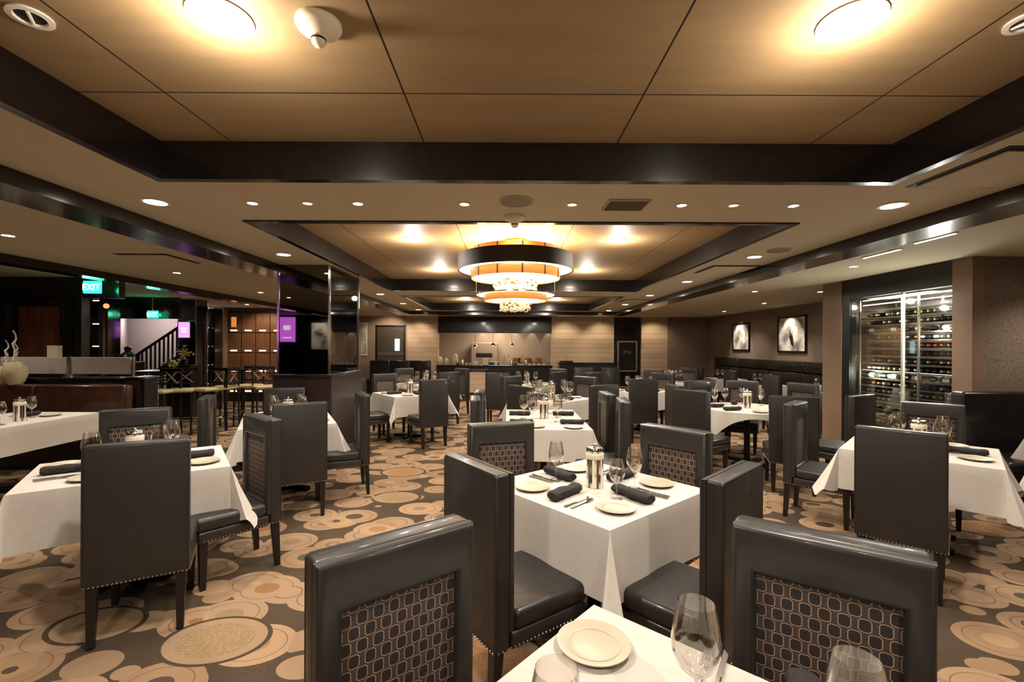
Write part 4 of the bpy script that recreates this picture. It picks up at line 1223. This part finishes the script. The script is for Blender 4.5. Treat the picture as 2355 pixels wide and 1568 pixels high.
for k in range(5):
    x = UX(1110 + 38 * k, YB + 2.0)
    light('SPOT', 'kitchen_wall_light', (x, YB + 2.0, 2.4), 9, (1, .86, .7), .02, 55, .4, (x, YB + 2.25, .9))
light('AREA', 'kitchen_light', (-.4, YB + 1.1, 2.5), 50, (1, .8, .58), 1.2, aim=(-.4, YB + 1.1, 0))
o = thing('oven', 'brown oven with dark mouth in the open kitchen', 'oven', (-.85, YB + 1.75, 0))
MB().rbox((0, 0, .85), (1.0, .7, 1.7), .02, 2).build('oven_body', 'kitchen_tile', o)
MB().rbox((0, -.35, 1.22), (.62, .03, .16), .02, 2).build('oven_mouth', 'black', o)
MB().tube([(-.3, -.39, 1.06), (.3, -.39, 1.06)], .012).build('handle', 'chrome', o)
o = thing('kitchen_range', 'steel cooking range at the back right of the kitchen', 'range', (.85, YB + 1.8, 0))
MB().rbox((0, 0, .45), (1.5, .7, .9), .01, 2).build('range_body', 'steel', o)
MB().ext(-.72, .72, -.3, .3, .9, .93).build('cooktop', 'black', o)
def mk_pot():
    o = bpy.data.objects.new('cooking_pot', None); COL.objects.link(o)
    MB().lathe([(.0001, 0), (.14, 0), (.145, .18), (.135, .18), (.13, .01), (.0001, .01)], 20, cap=False).build('pot_body', 'copper', o, smooth=True)
    for s in (-1, 1): MB().tube([(s * .14, -.04, .14), (s * .18, 0, .14), (s * .14, .04, .14)], .007, 6).build('handle', 'chrome', o)
    return o
for i, x in enumerate((.4, .85, 1.25)): place('pot', mk_pot, 'copper cooking pot, %s from left on the kitchen range' % ORD[i], 'pot', (x, YB + 1.75, .93))
def mk_heat():
    o = bpy.data.objects.new('heat_lamp', None); COL.objects.link(o)
    MB().tube([(0, 0, 0), (0, 0, .4)], .006, 6).build('cord', 'black', o)
    MB().lathe([(.02, 0), (.05, -.03), (.085, -.1), (.08, -.1), (.045, -.03), (.0001, -.005)], 20, cap=False).build('lamp_shade', 'chrome', o, smooth=True)
    MB().ball((0, 0, -.075), .036).build('bulb', 'lamp_kitchen', o, smooth=True)
    return o
for i, u in enumerate((1093, 1134, 1177)):
    x = UX(u, YB)
    place('heat', mk_heat, 'hanging chrome heat lamp over the pass, %s from left' % ORD[i], 'lamp', (x, YB + .02, VZ(788 if i else 792, YB)), 0, 'heat lamps over the kitchen pass')
def mk_stack():
    b = MB()
    for k in range(9): b.lathe([(.0001, .012 * k), (.06, .012 * k), (.11, .012 * k + .012), (.105, .012 * k + .014), (.0001, .012 * k + .006)], 20, cap=False)
    return b.build('plate_stack', 'china', smooth=True)
def mk_carafe():
    return MB().lathe([(.0001, 0), (.05, 0), (.055, .1), (.03, .18), (.022, .25), (.03, .3), (.026, .3), (.018, .25), (.0001, .02)], 16, cap=False).build('glass_carafe', 'glass', smooth=True)
def mk_vasew():
    return MB().lathe([(.0001, 0), (.05, 0), (.085, .1), (.07, .2), (.03, .26), (.0001, .26)], 18, cap=False).build('cream_jar', 'vase', smooth=True)
kit = [(1012, mk_vasew, 'j', 'cream jar at the left end of the kitchen pass', 'jar', 1.1), (1027, mk_vasew, 'j', 'cream jar, second from left end of the kitchen pass', 'jar', .9),
       (1046, mk_vasew, 'j', 'tall cream jar by the oven end of kitchen pass', 'jar', 1.5), (1052, mk_stack, 's', 'stack of white plates right of the tall jar on pass', 'plates', .8),
       (1130, mk_stack, 's', 'stack of white plates at middle of the kitchen pass', 'plates', 1.0), (1143, mk_stack, 's', 'second stack of white plates at middle of kitchen pass', 'plates', .9),
       (1185, mk_stack, 's', 'stack of white plates right of the pass middle', 'plates', .9)]
for (u, f, k, l, cat, s) in kit:
    q = place('kit' + k, f, l, cat, (UX(u, YB - .1), YB - .12, CT)); q.scale = (s, s, s)
rn = random.Random(12)
def mk_cup():
    return MB().lathe([(.0001, 0), (.03, 0), (.045, .07), (.042, .07), (.03, .008), (.0001, .008)], 16, cap=False).build('white_cup', 'plastic_white', smooth=True)
def mk_canister():
    return MB().lathe([(.0001, 0), (.055, 0), (.055, .16), (.05, .17), (.02, .175), (.02, .19), (.0001, .19)], 18, cap=False).build('steel_canister', 'chrome', smooth=True)
for i, u in enumerate((1073, 1081, 1152, 1192, 1204, 1218, 1229, 1240, 1251)):
    place('cup', mk_cup, 'white cup on the kitchen pass, %s from left' % ORD[i], 'cup', (UX(u, YB - .3), YB - .28, CT), 0, 'white cups on the kitchen pass')
for i, u in enumerate((1064, 1122, 1176, 1210)):
    place('can', mk_canister, 'shiny steel canister on the kitchen pass, %s from left' % ORD[i], 'canister', (UX(u, YB - .06), YB - .05, CT), 0, 'steel canisters on the kitchen pass')
for i, u in enumerate((1160, 1170, 1200, 1211, 1222, 1233, 1244, 1255, 1263)):
    q = place('carafe', mk_carafe, 'tall glass vessel on the kitchen pass, %s from left' % ORD[i], 'carafe', (UX(u, YB - .1), YB - .14 + .08 * (i % 2), CT), 0, 'glass vessels on the kitchen pass'); s = rn.uniform(.8, 1.35); q.scale = (s, s, s)
for i, (u, w_, h) in enumerate(((1094, .16, .12), (1117, .2, .24), (1141, .1, .12))):
    q = MB().rbox((0, 0, h / 2), (w_, .14, h), .006, 1).build('order_box', 'label_cream'); q.location = (UX(u, YB - .3), YB - .26, CT)
    tag(q, '%s cream box on the kitchen pass' % ('low wide', 'largest', 'small narrow')[i], 'box')
# host cabinet of stone planks
x0, x1 = UX(1066, 14.6), UX(1117, 14.6)
o = thing('stone_cabinet', 'stone-fronted cabinet with dark frame before the kitchen', 'cabinet', ((x0 + x1) / 2, 14.85, 0))
hw = (x1 - x0) / 2
MB().ext(-hw, hw, -.25, .25, .08, .76).build('stone_front', 'stone', o)
MB().ext(-hw - .03, -hw, -.27, .27, 0, .76).ext(hw, hw + .03, -.27, .27, 0, .76).ext(-hw, hw, -.26, .26, 0, .08).build('dark_frame', 'ebony', o)
MB().rbox((0, 0, .785), (2 * hw + .14, .6, .05), .008, 2).build('top', 'dark_gloss', o)
# service counter right of kitchen
o = thing('service_counter', 'dark low service counter below the stone wall right of kitchen', 'counter', (2.7, 15.3, 0))
MB().ext(-.95, .95, -.25, .25, 0, 1.0).build('body', 'dark_wood', o)
MB().rbox((0, 0, 1.02), (2.0, .6, .04), .008, 2).build('top', 'dark_gloss', o)
q = thing('brass_stand', 'brass dish with spike on the service counter', 'ornament', (UX(1303, 15.3), 15.3, 1.04))
MB().lathe([(.0001, 0), (.2, .0), (.24, .05), (.22, .05), (.0001, .02)], 20, cap=False).build('dish', 'copper', q, smooth=True)
MB().tube([(0, 0, .02), (0, 0, .26)], [.012, .002], 8).build('spike', 'copper', q)

# ================================================================ left lounge
def mk_hightable():
    o = bpy.data.objects.new('high_table', None); COL.objects.link(o)
    MB().rbox((0, 0, 1.05), (.75, .75, .04), .006, 2).build('tabletop', 'dark_wood', o)
    MB().lathe([(.035, .02), (.035, 1.03)], 12).build('pedestal', 'black_frame', o)
    MB().lathe([(.26, 0), (.26, .015), (.05, .03)], 20).build('base', 'black_frame', o)
    return o
place('ht', mk_hightable, 'high bar table with flowers left of the stair mirror column', 'high table', (UX(372, 8.9), 8.9, 0), .2, 'high bar tables')
place('ht', mk_hightable, 'high bar table in front of the wooden lockers', 'high table', (UX(558, 9.8), 9.8, 0), .1, 'high bar tables')
def mk_stool():
    o = bpy.data.objects.new('bar_stool', None); COL.objects.link(o)
    MB().rbox((0, 0, .765), (.42, .4, .06), .025, 3).build('seat', 'stool_seat', o, smooth=True)
    for sx in (-1, 1):
        MB().tube([(sx * .19, .17, 0), (sx * .18, .16, .74)], .016, 8).build('leg', 'black_frame', o)
        MB().tube([(sx * .2, -.2, 0), (sx * .19, -.18, .74), (sx * .19, -.21, 1.12)], .016, 8).build('leg', 'black_frame', o)
    MB().tube([(-.18, .16, .25), (.18, .16, .25), (.19, -.19, .25), (-.19, -.19, .25)], .01, 6, closed=True).build('footrest', 'chrome', o)
    MB().box((0, -.21, 1.12), (.42, .03, .06)).box((0, -.2, .87), (.4, .025, .03)).build('back_rail', 'black_frame', o)
    MB().tube([(-.12, -.205, .88), (.12, -.205, 1.1)], .012, 6).tube([(.12, -.205, .88), (-.12, -.205, 1.1)], .012, 6).build('cross_brace', 'pilaster', o)
    return o
ST = [(372, 7.9, 175, 'bar stool with pale seat nearest the divider end'), (418, 8.1, 200, 'bar stool with cross back beside the divider end stool'),
      (478, 8.3, 160, 'bar stool with cross back before the dark shelf cabinet'), (513, 8.6, 90, 'bar stool with broad pale seat before the beige pilaster'),
      (572, 9.0, 180, 'bar stool with cross back before the wooden lockers'), (612, 8.8, 220, 'bar stool nearest the tall mirrored column')]
for (u, y, a, l) in ST: place('stool', mk_stool, l, 'bar stool', (UX(u, y), y, 0), R(a), 'bar stools in the left lounge')
# flowers on a high table
o = thing('flower_arrangement', 'yellow-green flower arrangement on the high bar table', 'flowers', (UX(397, 8.9), 8.9, 1.071))
MB().lathe([(.0001, 0), (.05, 0), (.07, .1), (.06, .12), (.0001, .1)], 14, cap=False).build('bowl', 'glass', o, smooth=True)
b = MB(); rn = random.Random(2)
for k in range(60):
    b.cur = 0 if k % 3 else 1
    b.ball((rn.gauss(0, .05), rn.gauss(0, .05), .15 + rn.gauss(0, .035)), rn.uniform(.012, .024), 1, 1, .7, 6, 4)
q = b.build('blossoms', ['leaf_yellow', 'leaf_green'], o); q['kind'] = 'stuff'
o = thing('flower_bouquet', 'upright yellow bouquet below the purple reflection panel', 'flowers', (UX(424, 9.6), 9.6, 1.25))
MB().lathe([(.0001, -.1), (.05, -.1), (.07, .02), (.0001, .0)], 14, cap=False).build('vase_body', 'dark_gloss', o, smooth=True)
b = MB()
for k in range(70):
    b.cur = 0 if k % 4 else 1
    b.ball((rn.gauss(0, .07), rn.gauss(0, .05), .16 + rn.gauss(0, .06)), rn.uniform(.015, .03), 1, 1, .7, 6, 4)
q = b.build('blossoms', ['leaf_yellow', 'leaf_green'], o); q['kind'] = 'stuff'
o = thing('side_console', 'dark console carrying the upright yellow bouquet', 'console', (UX(424, 9.6), 9.6, 0))
MB().rbox((0, 0, .56), (.5, .35, 1.12), .01, 2).build('body', 'dark_wood', o); MB().rbox((0, 0, 1.135), (.54, .39, .03), .006, 1).build('top', 'dark_gloss', o)
# lockers
o = thing('wine_lockers', 'bank of small wooden locker doors with lit number plates', 'lockers', (0, 0, 0))
lx0 = UX(523, 12.7); LW, LH = .40, .56
zt = VZ(722, 12.7)
for i in range(5):
    for j in range(4):
        x = lx0 + LW * (i + .5); z = zt - LH * (j + .5)
        dd = MB().rbox((x, 12.69, z), (LW - .02, .05, LH - .02), .006, 1).build('locker_door', 'locker_wood', o)
        if (i, j) == (0, 0): MB().ext(x - .07, x + .07, 12.655, 12.666, z - .12, z + .16).build('lit_panel', 'locker_lit', dd)
        MB().ext(x - .09, x + .09, 12.65, 12.666, z - LH / 2 + .05, z - LH / 2 + .085).build('number_plate', 'lamp_dim', dd)
MB().ext(lx0 - .03, lx0 + 5 * LW + .03, 12.67, 12.74, 0, zt + .03).build('carcass', 'dark_wood', o)
light('SPOT', 'locker_wash', (-6.7, 11.9, 2.5), 26, (1, .76, .5), .05, 110, .6, (-6.7, 12.7, 1.4))
# dark shelf cabinets with tiny lights
def shelf_cab(label, u0, u1, Y):
    x0, x1 = UX(u0, Y), UX(u1, Y)
    o = thing('shelf_cabinet', label, 'cabinet', ((x0 + x1) / 2, Y + .15, 0))
    w_ = x1 - x0
    MB().ext(-w_ / 2, w_ / 2, .0, .15, 0, 2.45).ext(-w_ / 2, -w_ / 2 + .03, -.15, 0, 0, 2.45).ext(w_ / 2 - .03, w_ / 2, -.15, 0, 0, 2.45).build('carcass', 'dark_gloss', o)
    for k, z in enumerate((.6, 1.05, 1.5, 1.95, 2.42)):
        MB().ext(-w_ / 2 + .03, w_ / 2 - .03, -.15, 0, z - .01, z + .01).build('shelf', 'dark_wood', o)
        MB().ext(-.06, .06, -.155, -.14, z + .02, z + .04).build('shelf_light', 'lamp_dim', o)
    return o
shelf_cab('dark shelf cabinet with tiny lights left of the stairs', 192, 248, 9.2)
shelf_cab('dark shelf cabinet with tiny lights right of the mirrored stair column', 453, 494, 11.0)
MB_o = MB().ext(UX(247, 9.3) , UX(251, 9.3), 9.2, 9.35, 0, 2.2).build('trim_cabinet_edge', 'locker_wood'); struct(MB_o)
# staircase railing
o = thing('staircase', 'dark staircase with slanted balustrade rising to the right', 'staircase', (0, 11.2, 0))
xa, xb = UX(312, 11.2), UX(412, 11.2); za, zb2 = VZ(822, 11.2), VZ(755, 11.2)
MB().tube([(xa, 0, za), (xb, 0, zb2)], .035, 8).build('handrail', 'ebony', o, smooth=True)
MB().tube([(xa, 0, za - .75), (xb, 0, zb2 - .75)], .07, 8).build('stringer', 'ebony', o)
for k in range(10):
    f = (k + .5) / 10; x = xa + (xb - xa) * f; z = za + (zb2 - za) * f
    MB().ext(x - .016, x + .016, -.016, .016, z - .75, z).build('baluster', 'ebony', o)
for k in range(8):
    x = xa + (xb - xa) * (k + .5) / 8; z = (za - .8) + (zb2 - za) * (k + 1) / 8
    MB().ext(x - .09, x + .09, .03, 1.0, z - .04, z).build('tread', 'dark_wood', o)
MB().ext(xa - .06, xa + .06, -.06, .06, 0, za + .02).build('newel_post', 'ebony', o)
o = thing('urn', 'dark urn silhouette against the white stair wall', 'urn', (UX(294, 9.6), 9.6, 0))
MB().ext(-.2, .2, -.2, .2, 0, 1.2).build('pedestal', 'ebony', o)
MB().lathe([(.0001, 1.2), (.08, 1.2), (.14, 1.28), (.12, 1.36), (.05, 1.42), (.07, 1.5), (.0001, 1.54)], 20, cap=False).build('urn_body', 'ebony', o, smooth=True)
light('POINT', 'stairwell_lamp', (UX(330, 12), 12.1, 2.3), 20, (1, .9, .88), .1)
# exit signs
def exit_sign(label, u, v, Y, w_, h_):
    x, y, z = at(u, v, Y)
    o = thing('exit_sign', label, 'exit sign', (x, y, z))
    MB().rbox((0, 0, 0), (w_, .04, h_), .006, 2).build('panel', 'exit_green', o)
    text_mesh('EXIT', h_ * .72, 'exit_letter', 'lettering', o, (0, -.0215, -.005), (R(90), 0, 0))
    MB().ext(-.01, .01, -.01, .01, h_ / 2, CZ - z).build('mount', 'steel', o)
    light('POINT', 'exit_glow', (x, y - .08, z), .5, (.05, 1, .5), .05)
    light('POINT', 'exit_glow', (x, y + .12, z), .6, (.05, 1, .5), .05)
exit_sign('green lit exit sign hanging before the dark panelled wall', 212, 665, 6.7, .25, .18)
exit_sign('farther green lit exit sign over the stairs', 351, 727, 9.8, .22, .16)
o = MB().ball((0, 0, 0), .05).build('red_lamp', 'red_light', smooth=True); o.location = at(244, 708, 9.165); tag(o, 'small red lamp at top of the dark shelf cabinet', 'lamp')
# purple reflection in the stair column, built as a glowing panel; then rear screen
o = thing('screen_or_reflection', 'purple screen reflection built as glowing panel on the narrow stair column', 'screen', at(423, 762, 10.35))
MB().rbox((0, .02, 0), (.28, .03, .38), .006, 1).build('housing', 'black_frame', o)
MB().ext(-.125, .125, -.0, .005, -.175, .175).build('panel', 'screen_purple', o)
MB().ext(-.06, .06, -.004, .0, .01, .05).ext(-.05, .05, -.004, .0, -.05, -.03).build('bright_lines', 'screen_text', o)
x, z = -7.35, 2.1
o = thing('screen_or_reflection', 'purple portrait screen seen reflected in the tall mirrored column', 'screen', (x - .15, YF + .03, z))
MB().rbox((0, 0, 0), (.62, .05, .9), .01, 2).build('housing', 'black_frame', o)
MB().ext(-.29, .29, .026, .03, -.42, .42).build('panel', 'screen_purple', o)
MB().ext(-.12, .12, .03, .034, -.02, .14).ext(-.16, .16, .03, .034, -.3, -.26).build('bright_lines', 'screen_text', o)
pp = picture('dark framed picture seen reflected in the tall mirrored column', 0, .75, 1.3, 2.3, 'art_dark', rz=-PI / 2, loc=(-6.35, YF + .0, 1.88))
light('SPOT', 'rear_picture_spot', (-6.35, YF + .9, 2.5), 40, (1, .86, .68), .03, 70, .5, (-6.35, YF, 1.9))
# light over the parts of the room behind the camera, as in front
for i, (x, y) in enumerate(((-4.7, 1.8), (-4.7, -1.0), (-7.5, 3.0), (5.2, 1.0), (-7.3, -1.5))):
    downlight(x, y, CZ, 'downlight behind the camera position, %s of five' % ORD[i], 'aisle', None, 'downlights outside the view', .045)
